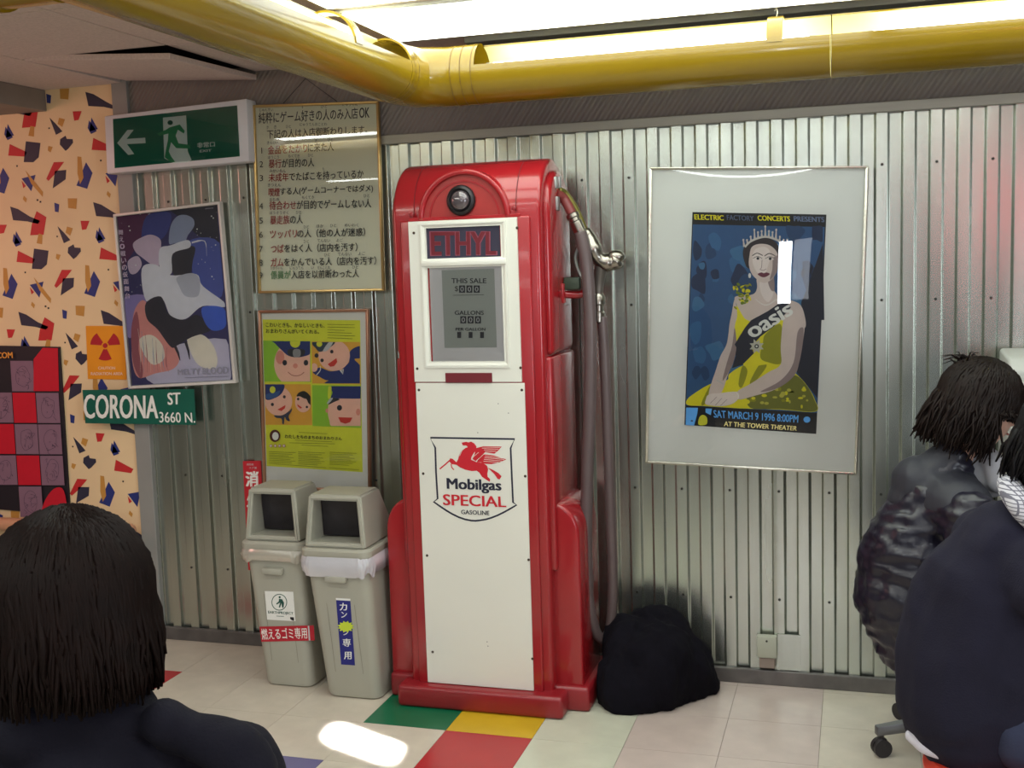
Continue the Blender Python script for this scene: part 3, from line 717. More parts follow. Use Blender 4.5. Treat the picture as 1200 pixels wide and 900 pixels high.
    for r_ in range(6):
        tt = r_ / 5; ring_ = []
        for k, (x, y) in enumerate(q(0.012)):
            u = k / nq * 40
            crk = noise.noise(Vector((u * 0.9 + ph, tt * 2.2, 0))) * 0.010 + noise.noise(Vector((u * 2.6, tt * 4, ph))) * 0.005
            nx, ny = x - cx2, y - cy; l = math.hypot(nx, ny)
            hz = linh * (1 + 0.35 * noise.noise(Vector((u * 0.35, ph, 3))))
            e_ = 0.003 + 0.009 * math.sin(PI * min(1, tt * 1.1)) + crk * (0.2 + tt * .7)
            ring_.append(bm.verts.new((x + nx / l * e_, y + ny / l * e_, zt + 0.002 - tt * hz + crk * .3)))
        rows.append(ring_)
    for A0, B0 in zip(rows, rows[1:]):
        for k in range(nq): bm.faces.new((A0[k], A0[(k + 1) % nq], B0[(k + 1) % nq], B0[k]))
    obj('bin_liner', bm, mat('film_%d_%d_%d' % liner_rgb, liner_rgb, 0.22, spec=0.6, trans=0.25, bump=0.2, bs=60), t, smooth=True, label='thin plastic bag edge folded over the rim')
    return t, tub, front
tA, tubA, fA = bin_(-2.050, -0.405, 0.200, 'left grey open-hooded waste bin with a red strip label', (190, 184, 170), sx=-0.05, linh=0.045)
tB, tubB, fB = bin_(-1.757, -0.462, 0.214, 'right grey open-hooded waste bin with a blue vertical label, next to the pump', (214, 212, 218), sx=-0.067, top=-0.004, linh=0.07)
def onfront(f):
    def fn(p):
        y = -0.44
        for _ in range(3):
            v = at(p[0], p[1], y=y); y = f(v.z) - 0.0012
        return at(p[0], p[1], y=y)
    return fn
def b(x, y): return (290 + x / 6.43, 660 + y / 6.43)
a = Art(fn=onfront(fA)); gr = flat('label_green', (30, 82, 70))
a.poly([b(*p) for p in ((130, 210), (345, 215), (362, 437), (148, 425))], INK['white'])
cxy = [b(240 + 56 * math.cos(t), 294 + 60 * math.sin(t)) for t in [2 * PI * k / 28 for k in range(28)]]
a.line(cxy, 0.9, gr, closed=True)
a.ell(*b(243, 256), 1.3, 1.3, gr, 12); a.poly([b(*p) for p in ((238, 268), (262, 272), (276, 300), (272, 335), (262, 335), (256, 302), (246, 335), (236, 332), (246, 296), (222, 312), (216, 304), (236, 288))], gr)
a.text('EARTHPROJECT', (b(155, 358), b(345, 368), b(157, 385), b(346, 393)), gr, 0.03)
a.line([b(218, 398), b(275, 401)], 0.6, gr); a.poly([b(*p) for p in ((322, 405), (350, 408), (352, 434), (335, 430), (322, 420))], INK['black'])
a.poly([b(*p) for p in ((90, 478), (500, 468), (508, 582), (105, 592))], flat('strip_red', (178, 32, 48)))
a.text('燃えるゴミ専用', (b(98, 492), b(445, 482), b(112, 578), b(452, 568)), INK['white'], 0.012)
a.poly([b(*p) for p in ((455, 472), (466, 471), (474, 582), (463, 583))], INK['lgrey'])
a.build('labels', tubA)
a = Art(fn=onfront(fB)); bl = flat('label_blue', (36, 38, 120))
a.poly([b(*p) for p in ((665, 262), (775, 268), (776, 284), (668, 278))], INK['white'])
a.poly([b(*p) for p in ((668, 278), (775, 284), (810, 770), (706, 763))], bl)
def V_(t, x, y, s=52): a.text(t, (b(x - s / 2, y - s / 2), b(x + s / 2, y - s / 2), b(x - s / 2 + 1, y + s / 2), b(x + s / 2 + 1, y + s / 2)), INK['white'], 0.02)
V_('カ', 722, 328, 58); V_('ン', 728, 388, 44); V_('ン', 742, 522, 40); V_('専', 748, 598, 62); V_('用', 756, 695, 58)
a.poly([b(742 + (66 if k % 2 else 46) * math.cos(PI * k / 12), 478 + (46 if k % 2 else 32) * math.sin(PI * k / 12)) for k in range(24)], flat('burst', (196, 214, 60)))
a.build('labels', tubB)
# ================================================================ FRAMES AND SIGNS
m_gold = mat('gold_frame', (206, 176, 118), 0.28, 0.9, var=0.05)
m_copper = mat('copper_frame', (176, 132, 108), 0.32, 0.85, var=0.05)
m_silver = mat('silver_frame', (206, 204, 190), 0.25, 0.9, var=0.05)
m_whitefr = mat('white_frame', (206, 202, 196), 0.4, 0.1)
def quadpts(q, y): return [at(p[0], p[1], y=y) for p in q]      # TL TR BR BL
def framed(name, label, cat, q, yf, wd, m_frame, matte, depth=0.022, group=None, bow=0.0, glass=True):
    """q = the four outer corners on the frame's front plane; rails follow the (slightly crooked) outline"""
    C = quadpts(q, yf); cen = sum(C, Vector()) / 4
    t = thing(name, label, cat, (cen.x, -0.004, min(C[2].z, C[3].z)), group)
    ins = []
    for k in range(4):
        a, b = (C[(k - 1) % 4] - C[k]).normalized(), (C[(k + 1) % 4] - C[k]).normalized(); ins.append(C[k] + (a + b) * wd)
    dn = Vector((0, depth, 0))
    for k in range(4):
        o0, o1, i1, i0 = C[k], C[(k + 1) % 4], ins[(k + 1) % 4], ins[k]
        bm = bmesh.new(); f = [bm.verts.new(p) for p in (o0, o1, i1, i0)]; r = [bm.verts.new(p + dn) for p in (o0, o1, i1, i0)]
        bm.faces.new(f); bm.faces.new(r)
        for j in range(4): bm.faces.new((f[j], f[(j + 1) % 4], r[(j + 1) % 4], r[j]))
        bmesh.ops.recalc_face_normals(bm, faces=bm.faces); bevel_all(bm, min(0.0025, wd * .3), 2, 60)
        obj('frame_rail', bm, m_frame, t, smooth=30)
    bm = bmesh.new(); yb_ = Vector((0, depth * 0.55, 0)); f = [bm.verts.new(p + yb_) for p in ins]; r = [bm.verts.new(p + dn * 0.95) for p in ins]
    bm.faces.new(f); bm.faces.new(r)
    for j in range(4): bm.faces.new((f[j], f[(j + 1) % 4], r[(j + 1) % 4], r[j]))
    bmesh.ops.recalc_face_normals(bm, faces=bm.faces)
    bk = obj('backing', bm, matte, t)
    if glass:
        bm = bmesh.new(); n = 14; g = []
        for j in range(n + 1):
            rr = []
            for i in range(n + 1):
                u, v = i / n, j / n; p = (ins[0] * (1 - u) + ins[1] * u) * (1 - v) + (ins[3] * (1 - u) + ins[2] * u) * v
                p = p + Vector((0, depth * 0.2 - bow * (16 * u * (1 - u) * v * (1 - v)), 0)); rr.append(bm.verts.new(p))
            g.append(rr)
        for j in range(n):
            for i in range(n): bm.faces.new((g[j][i], g[j][i + 1], g[j + 1][i + 1], g[j + 1][i]))
        obj('glazing', face_room(bm), glass_mat(), t, smooth=True)
    return t, bk, yf + depth * 0.55 - 0.0003
K, W_ = INK['black'], INK['white']
# --- big concert poster
t, bk, ya = framed('framed_poster', 'large framed concert poster of a woman in a yellow dress, right of the pump', 'framed poster',
                   [(761, 196), (1018, 194), (1004, 557), (756, 543)], -0.030, 0.010, m_silver, mat('pale_matte', (234, 235, 230), 0.7, var=0.02), bow=0.004)
a = Art(y=ya)
def p1(x, y): return (795 + x / 6.667, 240 + y / 6.667)
def p2(x, y): return (795 + x / 6.667, 375 + y / 6.667)
PB, PD = flat('poster_blue', (48, 88, 134)), flat('poster_dark', (30, 34, 52))
a.poly([(811.5, 248.5), (968.5, 251.5), (956.5, 508.5), (802, 498)], K)
a.poly([(812, 263), (966.5, 266), (957.5, 484), (804, 475)], PB)
mb = [flat('mottle%d' % k, c) for k, c in enumerate([(38, 70, 110), (56, 104, 150), (32, 50, 84), (64, 114, 156)])]
rn = random.Random(5)
for k in range(60):
    cx_, cy_ = rn.uniform(814, 962), rn.uniform(268, 474)
    if cx_ > 930 and cy_ > 300: m_ = mb[2] if rn.random() < .7 else PD
    else: m_ = mb[rn.randrange(4)]
    rr = rn.uniform(4, 13); lim = lambda v, l, h: max(l, min(h, v))
    a.blob([(lim(cx_ + rr * rn.uniform(.5, 1.1) * math.cos(t_), 813.5 - (cy_ - 264) * .042, 965 - (cy_ - 264) * .04), lim(cy_ + rr * 1.4 * rn.uniform(.5, 1.1) * math.sin(t_), 265, 473)) for t_ in [2 * PI * j / 7 for j in range(7)]], m_, 3, layer=0.3 + k * .004)
a.n = 1.0
a.poly([p1(*p) for p in ((1130, 300), (1140, 900), (1100, 900), (960, 900), (960, 760), (1010, 640))], PD)
a.poly([p2(*p) for p in ((985, 0), (1115, 0), (1085, 610), (985, 480), (920, 400), (950, 250))], PD)
YL, YD, YO = flat('dress_yellow', (230, 220, 30)), flat('dress_shade', (150, 150, 20)), flat('dress_olive', (120, 122, 40))
SK, SKD, SKL = flat('skin_grey', (212, 196, 188)), flat('skin_shade', (150, 132, 130)), flat('skin_light', (226, 214, 208))
# skirt
a.blob([p2(*p) for p in ((70, 620), (130, 570), (250, 500), (380, 470), (400, 420), (520, 350), (700, 330), (830, 360), (930, 430), (1010, 520), (1065, 620), (1072, 715), (800, 700), (480, 690), (200, 672), (72, 664))], YL, 5)
a.blob([p2(*p) for p in ((560, 560), (760, 520), (900, 430), (1000, 510), (1060, 620), (1070, 712), (800, 695), (560, 685))], YO, 5)
for k in range(34):
    x_, y__ = rn.uniform(540, 1020), rn.uniform(480, 680)
    if y__ < 480 + (x_ - 540) * .0 + max(0, 860 - x_) * .12: continue
    a.ell(*p2(x_, y__), rn.uniform(1, 3.4), rn.uniform(1, 3), (YL, YD, flat('dress_pale', (196, 190, 70)))[rn.randrange(3)], 8, layer=a.n + .01 * k)
a.n += .5
for q in (((500, 360), (470, 500), (500, 520), (540, 400)), ((640, 340), (560, 480), (590, 490), (690, 360)), ((250, 510), (180, 650), (210, 655), (270, 560))): a.blob([p2(*p) for p in q], YD, 4)
# bodice and dark sash
a.blob([p1(*p) for p in ((470, 720), (560, 760), (640, 880), (760, 840), (860, 880), (880, 899))] + [p2(*p) for p in ((820, 60), (815, 200), (800, 350), (700, 345), (520, 360), (470, 240), (410, 180), (440, 60))], YL, 5)
a.blob([p2(*p) for p in ((680, 110), (790, 30), (815, 120), (810, 330), (700, 330), (640, 290), (660, 180))], YD, 5)
a.poly([p2(*p) for p in ((430, 190), (560, 170), (590, 260), (500, 350), (420, 375), (450, 280))], PD)
# neck, chest, shoulders
a.blob([p1(*p) for p in ((620, 560), (740, 560), (745, 660), (800, 720), (940, 770), (985, 860))] + [p2(*p) for p in ((990, 60), (900, 20), (800, 0), (640, 30), (540, 0))] + [p1(*p) for p in ((500, 860), (440, 740), (470, 710), (580, 700), (615, 650))], SK, 5)
a.blob([p1(*p) for p in ((640, 600), (730, 600), (740, 700), (700, 760), (650, 700))], SKL, 5)
a.blob([p1(*p) for p in ((700, 590), (745, 570), (750, 670), (720, 660))], SKD, 5)
# left arm (viewer's left), right arm and hands
a.blob([p1(*p) for p in ((440, 740), (415, 860))] + [p2(*p) for p in ((400, 30), (380, 180), (330, 280), (290, 400), (250, 520), (240, 600), (300, 610), (350, 540), (390, 420), (430, 330), (455, 200), (440, 60), (460, -40))], SK, 5)
a.blob([p2(*p) for p in ((440, 60), (420, 200), (380, 330), (345, 470), (380, 430), (430, 330), (455, 200))], SKD, 4)
a.blob([p2(*p) for p in ((830, -30), (800, 200), (800, 345), (700, 410), (560, 500), (460, 560), (470, 620), (600, 590), (760, 540), (900, 440), (945, 330), (975, 160), (985, 0), (920, -60))], SK, 5)
a.blob([p2(*p) for p in ((930, 100), (900, 330), (800, 470), (640, 560), (780, 530), (900, 440), (945, 330), (975, 160), (975, 60))], SKD, 5)
a.blob([p2(*p) for p in ((240, 580), (330, 570), (450, 560), (475, 600), (430, 650), (340, 672), (220, 660), (215, 620))], SKL, 5)
for q in (((300, 600), (250, 650)), ((340, 610), (290, 665)), ((380, 620), (330, 668))): a.line([p2(*p) for p in q], .5, SKD)
a.line([p2(*p) for p in ((452, 560), (470, 590), (468, 615))], .8, W_); a.line([p2(*p) for p in ((300, 470), (330, 485), (350, 500))], 1.0, flat('bracelet', (190, 190, 190)))
# sash with lettering
a.poly([p1(570, 900), p1(700, 830), p1(830, 740), p1(880, 800)] + [p2(*p) for p in ((760, 40), (640, 130), (560, 220), (470, 240), (440, 190), (520, 60))], PD)
a.text('oasis', (p2(500, 60), p1(850, 745), p2(585, 150), p1(905, 850)), W_, 0.03)
# brooch star
sc_ = p2(612, 205)
a.poly([(sc_[0] + (9 if k % 2 else 5.2) * math.cos(PI * k / 8), sc_[1] + (9 if k % 2 else 5.2) * math.sin(PI * k / 8)) for k in range(16)], flat('star_silver', (196, 194, 180)))
a.ell(*sc_, 2.6, 2.6, INK['ink'], 14); a.ell(*sc_, 1.2, 1.2, W_, 10)
# epaulette of leaves
for k in range(40):
    x_, y__ = rn.gauss(515, 34), rn.gauss(690, 52); a.ell(*p1(x_, y__), rn.uniform(1.2, 3.2), rn.uniform(.8, 2), (YL, YD, flat('leaf_green', (110, 130, 30)))[rn.randrange(3)], 7, rot=rn.uniform(0, 3), layer=a.n + .01 * k)
a.n += .5
# head
HR = flat('hair_dark', (48, 40, 44))
a.blob([p1(*p) for p in ((530, 300), (580, 270), (680, 255), (760, 290), (800, 370), (795, 450), (770, 520), (740, 500), (560, 500), (520, 450), (505, 370))], HR, 5)
a.blob([p1(*p) for p in ((556, 400), (575, 330), (640, 305), (720, 320), (775, 380), (780, 470), (760, 540), (720, 590), (670, 610), (625, 590), (575, 540), (552, 470))], SK, 6)
a.blob([p1(*p) for p in ((600, 350), (680, 330), (720, 380), (700, 480), (660, 560), (610, 520), (580, 440))], SKL, 6)
a.blob([p1(*p) for p in ((740, 420), (778, 400), (778, 480), (755, 545), (715, 585), (735, 500))], SKD, 5)
for (x_, y__) in ((620, 420), (716, 422)):
    a.blob([p1(x_ - 34, y__), p1(x_, y__ - 14), p1(x_ + 34, y__ + 2), p1(x_, y__ + 12)], SKL, 4); a.ell(*p1(x_ + 2, y__ - 1), 1.7, 1.7, INK['ink'], 12)
    a.line([p1(x_ - 36, y__ - 2), p1(x_, y__ - 17), p1(x_ + 36, y__)], .6, INK['ink'], smooth=4); a.line([p1(x_ - 42, y__ - 22), p1(x_ - 4, y__ - 42), p1(x_ + 40, y__ - 24)], 1.0, HR, smooth=4)
a.line([p1(655, 430), p1(650, 490), p1(640, 505), p1(665, 512), p1(688, 500)], .7, SKD, smooth=4)
LP = flat('lip_plum', (104, 44, 62))
a.blob([p1(*p) for p in ((620, 540), (650, 528), (668, 534), (690, 528), (716, 540), (690, 560), (665, 566), (640, 558))], LP, 4)
a.ell(*p1(558, 553), 1.6, 3, W_, 12)
TI = flat('tiara', (206, 200, 196))
tb = [(520, 330), (560, 290), (620, 262), (680, 250), (740, 262), (800, 290), (838, 322)]; tt = [(512, 270), (595, 190), (680, 170), (757, 195), (812, 235), (848, 280)]
a.line([p1(*p) for p in tb], 2.4, TI, smooth=4)
for k in range(13):
    u = k / 12; cx_ = 515 + 330 * u; top = 170 + 105 * (2 * u - 1) ** 2 + (0 if k % 3 == 0 else 34); bot = 250 + 78 * (2 * u - 1) ** 2
    a.line([p1(cx_ + (u - .5) * 12, top), p1(cx_, bot)], [1.0, 2.6], TI); a.ell(*p1(cx_ + (u - .5) * 12, top), 1.2, 1.5, TI, 8)
for k in range(16): a.ell(*p1(610 + k * 10 + 0, 742 + 40 * math.sin(PI * k / 15)), .7, .7, W_, 6)
# lettering of the poster
for w_, x0, x1, m_, g in (('ELECTRIC', 125, 355, YL, 0), ('FACTORY', 378, 590, flat('dull_blue', (84, 96, 124)), 4), ('CONCERTS', 618, 872, YL, 8), ('PRESENTS', 900, 1140, flat('dull_blue', (84, 96, 124)), 14)):
    a.text(w_, (p1(x0, 74 + g), p1(x1, 82 + g), p1(x0 + 4, 116 + g), p1(x1 + 2, 124 + g)), m_, 0.03)
SB = flat('sky_blue', (66, 128, 186))
a.poly([p2(*p) for p in ((64, 682), (155, 684), (150, 730), (125, 822), (60, 818))], SB); a.poly([p2(*p) for p in ((215, 688), (265, 690), (255, 740), (215, 720))], SB)
a.blob([p2(*p) for p in ((165, 760), (195, 738), (225, 760), (222, 812), (160, 815))], YD, 4); a.ell(*p2(108, 785), 1.5, 1.0, INK['ink'], 8)
a.text('SAT MARCH 9 1996 8:00PM', (p2(275, 700), p2(940, 740), p2(280, 760), p2(936, 800)), SB, 0.02)
a.text('AT THE TOWER THEATER', (p2(360, 788), p2(930, 826), p2(358, 826), p2(924, 862)), flat('pale_gold', (210, 196, 130)), 0.02)
a.ell(*p2(1005, 775), 4, 3.6, SB, 14)
a.build('poster_print', bk)
# --- rule board
t, bk, ya = framed('framed_notice', 'gold-framed handwritten Japanese rule board, highest frame left of the pump', 'framed notice',
                   [(295, 123), (443, 118), (450, 341), (302, 344)], -0.040, 0.010, m_gold, mat('notice_paper', (236, 235, 214), 0.5, var=0.015), depth=0.02)
a = Art(y=ya); R2 = flat('marker_red', (168, 58, 58)); 
def rw(segs, x0, x1, ya_, yb_, h): a.row(segs, x0, x1, ya_, yb_, h, 0.012)
rw([('純粋にゲーム好きの人のみ入店', K)], 303, 420, 138.5, 132.5, 13.5); a.text('OK', ((421, 126), (433, 125.5), (421, 138.5), (433, 138)), K, .02)
rw([('下記の人は入店御断わりします。', K)], 313, 431, 157.5, 151.8, 10.5)
rows = [([('金品をたかり', R2), ('に来た人', K)], 314, 392, 176, 171.5, 10.5, '1'), ([('暴行', R2), ('が目的の人', K)], 315, 369, 192, 190, 10.5, '2'),
        ([('未成年', R2), ('でたばこを持っているか', K)], 315, 427, 208.3, 203.5, 10, '3'), ([('喫煙', R2), ('する人(ゲームコーナーではダメ)', K)], 315, 438, 225.5, 221, 10, None),
        ([('待合わせ', R2), ('が目的でゲームしない人', K)], 316, 436, 241, 238, 10.5, '4'), ([('暴走族', R2), ('の人', K)], 317, 356, 258, 256.8, 10.5, '5'),
        ([('ツッパリ', R2), ('の人（他の人が迷惑）', K)], 317, 429, 274.6, 271.7, 10, '6'), ([('つば', R2), ('をはく人（店内を汚す）', K)], 318, 420, 291.5, 289.4, 10, '7'),
        ([('ガム', R2), ('をかんでいる人（店内を汚す）', K)], 318, 442, 307.4, 305.2, 10, '8'), ([('係員が', flat('marker_green', (96, 150, 96))), ('入店を以前断わった人', K)], 318, 422, 322.3, 320.2, 10, '9')]
for sg, x0, x1, ya_, yb_, h, n in rows:
    rw(sg, x0, x1, ya_, yb_, h)
    if n == '1': a.poly([(306.3, ya_ - 3), (307.2, ya_ - 3), (307.4, ya_ + 4), (306.5, ya_ + 4)], K)
    elif n: a.text(n, ((304.5, ya_ - 3), (308.5, ya_ - 3), (304.5, ya_ + 4), (308.5, ya_ + 4)), K)
for s_, x0, x1, y_ in (('じゅんすい', 305, 321, 129), ('す', 354, 357, 125.5), ('ひと', 377, 384, 125), ('にゅうてん', 402, 420, 122.8), ('か', 313.5, 316, 149.5), ('き', 322, 325, 149), ('ひと', 336, 342, 148.5), ('にゅうてんおことわ', 352, 384, 146),
                       ('きんぴん', 314, 328, 167.5), ('き', 370, 372.5, 165), ('ひと', 385, 391, 164), ('ぼうこう', 315, 328, 184.5), ('もくてき', 339, 352, 183), ('ひと', 362, 368, 182), ('みせいねん', 317, 336, 200.5), ('も', 379, 381, 198), ('きつえん', 315, 330, 217),
                       ('ひと', 427, 434, 229.5), ('まちあ', 317, 328, 234), ('もくてき', 355, 369, 231.5), ('ぼうそうぞく', 317, 339, 249.5), ('ひと', 348, 354, 249), ('ひと', 357, 363, 266), ('ほか', 372, 380, 265), ('ひと', 388, 395, 264.5), ('めいわく', 405, 421, 264),
                       ('ひと', 357, 363, 283), ('てんない', 373, 388, 282), ('よご', 395, 403, 281.5), ('ひと', 381, 388, 298.5), ('てんない', 397, 413, 297.8), ('よご', 421, 429, 297), ('かかりいん', 318, 333, 314), ('にゅうてん', 341, 357, 314), ('い', 366, 369, 313.5), ('ぜんことわ', 373, 388, 313.5), ('ひと', 414, 421, 313)):
    a.text(s_, ((x0, y_ - 1.9), (x1, y_ - 2.1), (x0, y_ + 1.9), (x1, y_ + 1.7)), INK['ink'])
a.build('notice_writing', bk)
# string above the notice
bm = bmesh.new(); A_, B__, C_ = at(332, 121, y=-.02), at(358, 92, y=-.012), at(395, 119, y=-.02)
sweep(bm, [A_, B__, C_], 0.0015, seg=6); obj('hanging_string', bm, dark, t)
# --- yellow police poster
t, bk, ya = framed('framed_poster', 'copper-framed yellow poster with four cartoon officer faces, above the waste bins', 'framed poster',
                   [(302, 364), (431, 362), (434, 577), (308, 573)], -0.036, 0.011, m_copper, mat('white_matte', (226, 224, 220), 0.6, var=0.02), depth=0.02)
a = Art(y=ya)
def c1(x, y): return (305 + x / 9.23, 370 + y / 9.23)
def c2(x, y): return (305 + x / 9.0, 460 + y / 9.0)
LM, OR, GN = flat('poster_lime', (222, 224, 62)), flat('poster_orange', (228, 172, 66)), flat('poster_green', (152, 200, 56))
NB, SKN, CH, MO = flat('uniform_navy', (38, 52, 116)), flat('cartoon_skin', (240, 192, 172)), flat('cheek', (224, 148, 132)), flat('mouth_red', (204, 58, 48))
a.poly([c1(25, 40), c1(1080, 48), c2(1080, 840), c2(68, 775)], LM)
sqs = [[c1(30, 268), c1(540, 276), c1(548, 718), c1(42, 712)], [c1(556, 278), c1(1078, 285), c1(1088, 742), c1(562, 732)], [c1(46, 738), c1(545, 742), c2(548, 345), c2(55, 340)], [c1(562, 750), c1(1088, 762), c2(1062, 375), c2(552, 352)]]
for q, m_ in zip(sqs, (GN, OR, OR, GN)): a.poly(q, m_)
def inside(q, pts):
    """keeps a shape inside its square"""
    x0 = max(q[0][0], q[3][0]); x1 = min(q[1][0], q[2][0]); y0 = max(q[0][1], q[1][1]); y1 = min(q[2][1], q[3][1])
    return [(min(max(x, x0), x1), min(max(y, y0), y1)) for x, y in pts]
def blobq(q, pts, m_, n=5): a.poly(inside(q, [tuple(p[:2]) for p in cr([(x, y, 0) for x, y in pts], n, True)]), m_)
def E(cx_, cy_, rx, ry): return [(cx_ + rx * math.cos(t_), cy_ + ry * math.sin(t_)) for t_ in [2 * PI * k / 12 for k in range(12)]]
q = sqs[0]
blobq(q, E(*c1(390, 520), 26, 28), SKN); blobq(q, E(*c1(215, 450), 5, 8), CH)
blobq(q, [c1(*p) for p in ((130, 250), (545, 250), (545, 400), (470, 440), (380, 450), (300, 430), (240, 380), (160, 300))], NB); blobq(q, [c1(*p) for p in ((300, 370), (390, 358), (480, 370), (470, 430), (390, 448), (310, 430))], flat('cap_peak', (48, 48, 56)))
blobq(q, [c1(*p) for p in ((360, 368), (430, 368), (430, 440), (362, 442))], INK['grey']); blobq(q, E(*c1(378, 290), 6, 6), LM)
for x_ in (265, 495): a.ell(*c1(x_, 508), 2.7, 3.3, INK['ink'], 14)
a.ell(*c1(380, 542), 2.8, 3, CH, 12); a.line([c1(*p) for p in ((300, 608), (340, 640), (390, 650), (440, 638), (475, 610))], .7, flat('smile', (150, 60, 60)), smooth=4)
q = sqs[1]
blobq(q, [c1(*p) for p in ((700, 740), (840, 650), (900, 560), (960, 500), (975, 380), (1090, 330), (1100, 450), (1020, 470), (1090, 560), (1100, 760))], NB); blobq(q, [c1(*p) for p in ((570, 610), (640, 560), (760, 600), (880, 590), (880, 660), (740, 700), (640, 660))], NB)
blobq(q, E(*c1(800, 430), 18.5, 18), SKN); blobq(q, [c1(*p) for p in ((560, 280), (800, 275), (760, 340), (650, 390), (600, 350))], flat('cap_teal', (50, 66, 84))); blobq(q, [c1(*p) for p in ((700, 340), (745, 285), (790, 282), (735, 370), (680, 385))], INK['lgrey'])
blobq(q, E(*c1(640, 305), 3.4, 3.4), LM); blobq(q, E(*c1(610, 430), 2.4, 2.6), INK['ink'])
a.ell(*c1(775, 388), 2, 2.2, INK['ink'], 12); a.ell(*c1(670, 482), 2, 2.2, INK['ink'], 12); a.poly([c1(*p) for p in ((730, 525), (825, 458), (835, 500), (800, 545), (760, 552))], MO)
blobq(q, E(*c1(585, 560), 4, 5), SKN); a.line([c1(610, 640), c1(650, 590), c1(650, 545)], .9, W_, smooth=4)
a.poly([c1(860, 590), c1(905, 575), c1(895, 635)], W_); a.poly([c1(882, 588), c1(892, 586), c1(892, 640)], NB)
q = sqs[2]
blobq(q, E(*c2(195, 90), 16, 17), SKN); blobq(q, [c1(*p) for p in ((40, 730), (250, 735), (240, 830), (160, 890), (60, 900))], NB); blobq(q, [c2(60, 20), c2(150, 0), c2(210, -20), c2(180, 40), c2(80, 70)], flat('cap_blue', (56, 92, 148)))
blobq(q, E(*c1(135, 800), 3.4, 4), LM); a.ell(*c2(130, 125), 1.8, 2, INK['ink'], 12); a.ell(*c2(256, 45), 1.7, 1.9, INK['ink'], 12); a.poly([c2(*p) for p in ((182, 180), (270, 130), (262, 165), (225, 195))], MO)
blobq(q, [c2(*p) for p in ((150, 240), (230, 240), (300, 200), (335, 165), (330, 200), (300, 250), (315, 300), (280, 290), (260, 260), (250, 330), (235, 325), (225, 275), (170, 265))], flat('uniform_grey', (56, 62, 84)))
blobq(q, E(*c2(455, 100), 9.5, 12), SKN); blobq(q, [c2(*p) for p in ((385, 40), (410, 0), (470, -15), (530, 40), (540, 130), (510, 110), (490, 70), (460, 60), (420, 40))], K)
a.ell(*c2(402, 68), 1.5, 1.6, INK['ink'], 10); a.ell(*c2(494, 152), 1.4, 1.5, INK['ink'], 10); a.poly([c2(*p) for p in ((392, 120), (445, 160), (425, 168), (398, 145))], MO)
q = sqs[3]
blobq(q, [c2(*p) for p in ((715, 190), (740, 90), (860, 50), (1070, 50), (1080, 380), (780, 370), (730, 290))], SKN); blobq(q, [c1(*p) for p in ((780, 750), (1100, 755), (1100, 860))] + [c2(*p) for p in ((1080, 62), (850, 62), (750, 60), (765, 0))], NB)
blobq(q, [c2(*p) for p in ((840, 70), (780, 100), (720, 125), (740, 70), (770, 55))], flat('cap_peak', (48, 48, 56))); blobq(q, [c2(*p) for p in ((705, 115), (740, 60), (768, 62), (730, 110))], INK['lgrey']); blobq(q, E(*c2(705, 190), 1.6, 2.6), CH)
blobq(q, [c1(740, 765), c1(772, 765), c1(765, 880), c1(735, 890)], LM)
a.ell(*c2(838, 160), 3, 3.3, INK['ink'], 14); a.poly([c2(*p) for p in ((825, 260), (975, 264), (950, 312), (900, 328), (850, 312))], MO); blobq(q, E(*c2(1035, 205), 2.5, 4), CH)
a.text('こわいときも、かなしいときも、', (c1(62, 72), c1(700, 85), c1(64, 122), c1(700, 130)), K, .012); a.text('おまわりさんがいてくれる。', (c1(62, 138), c1(640, 150), c1(64, 188), c1(640, 196)), K, .012)
a.text('わたしたちのまちのおまわりさん', (c2(262, 440), c2(865, 470), c2(262, 480), c2(865, 502)), K, .02)
gl = flat('fine_print', (120, 124, 40))
for k in range(6): a.line([c1(730, 92 + k * 29), c1((1025, 1028, 915, 995, 1028, 1000)[k], 98 + k * 30)], .45, gl)
for k in range(4): a.line([c2((410, 370, 310, 440)[k], (418, 500, 528, 552)[k]), c2((710, 760, 790, 720)[k], (432, 518, 540, 566)[k])], .4, gl)
for bx, n in ((95, 7), (405, 8), (735, 8)):
    for k in range(n): a.line([c2(bx, 620 + k * 18 + bx * .01), c2(bx + 285 - (k * 37 % 90), 632 + k * 18 + bx * .01)], .4, gl)
a.line([c2(100, 745), c2(700, 790)], .4, gl); a.line([c2(730, 790), c2(1045, 812)], .4, gl)
a.ell(*c2(160, 455), 6.2, 7.2, flat('badge_brown', (96, 40, 34)), 20); a.ell(*c2(166, 458), 3.8, 4.8, INK['white'], 16)
for k in range(4): a.ell(*c2(118 + k * 46, 560), 1.9, 1.9, flat('badge_pink', (206, 150, 130)), 12); a.ell(*c2(118 + k * 46, 560), 1.0, 1.0, W_, 10)
a.build('poster_print', bk)
# --- starry poster (generic flowing figures in its colours)
t, bk, ya = framed('framed_poster', 'white-framed dark starry poster with pale flowing shapes, under the green exit sign', 'framed poster',
                   [(132, 251), (257, 236), (276, 449), (150, 456)], -0.045, 0.011, m_whitefr, mat('white_matte', (226, 224, 220), 0.6, var=0.02), depth=0.028)
a = Art(y=ya)
def d1(x, y): return (130 + x / 8, 235 + y / 8)
def d2(x, y): return (130 + x / 8, 345 + y / 8)
q = [(134.5, 254), (255, 239.5), (272.5, 445), (153, 452)]
a.poly(q, flat('night', (67, 60, 111)))
def cl(pts):
    out = []
    for x, y in pts:
        v = min(max((y - 254) / 198, 0), 1); l = 134.8 + 18 * v; r = 254.6 + 17.5 * v; x = min(max(x, l), r)
        u = (x - l) / (r - l); out.append((x, min(max(y, 254.4 - 14.5 * u), 451.5 - 6.8 * u)))
    return out
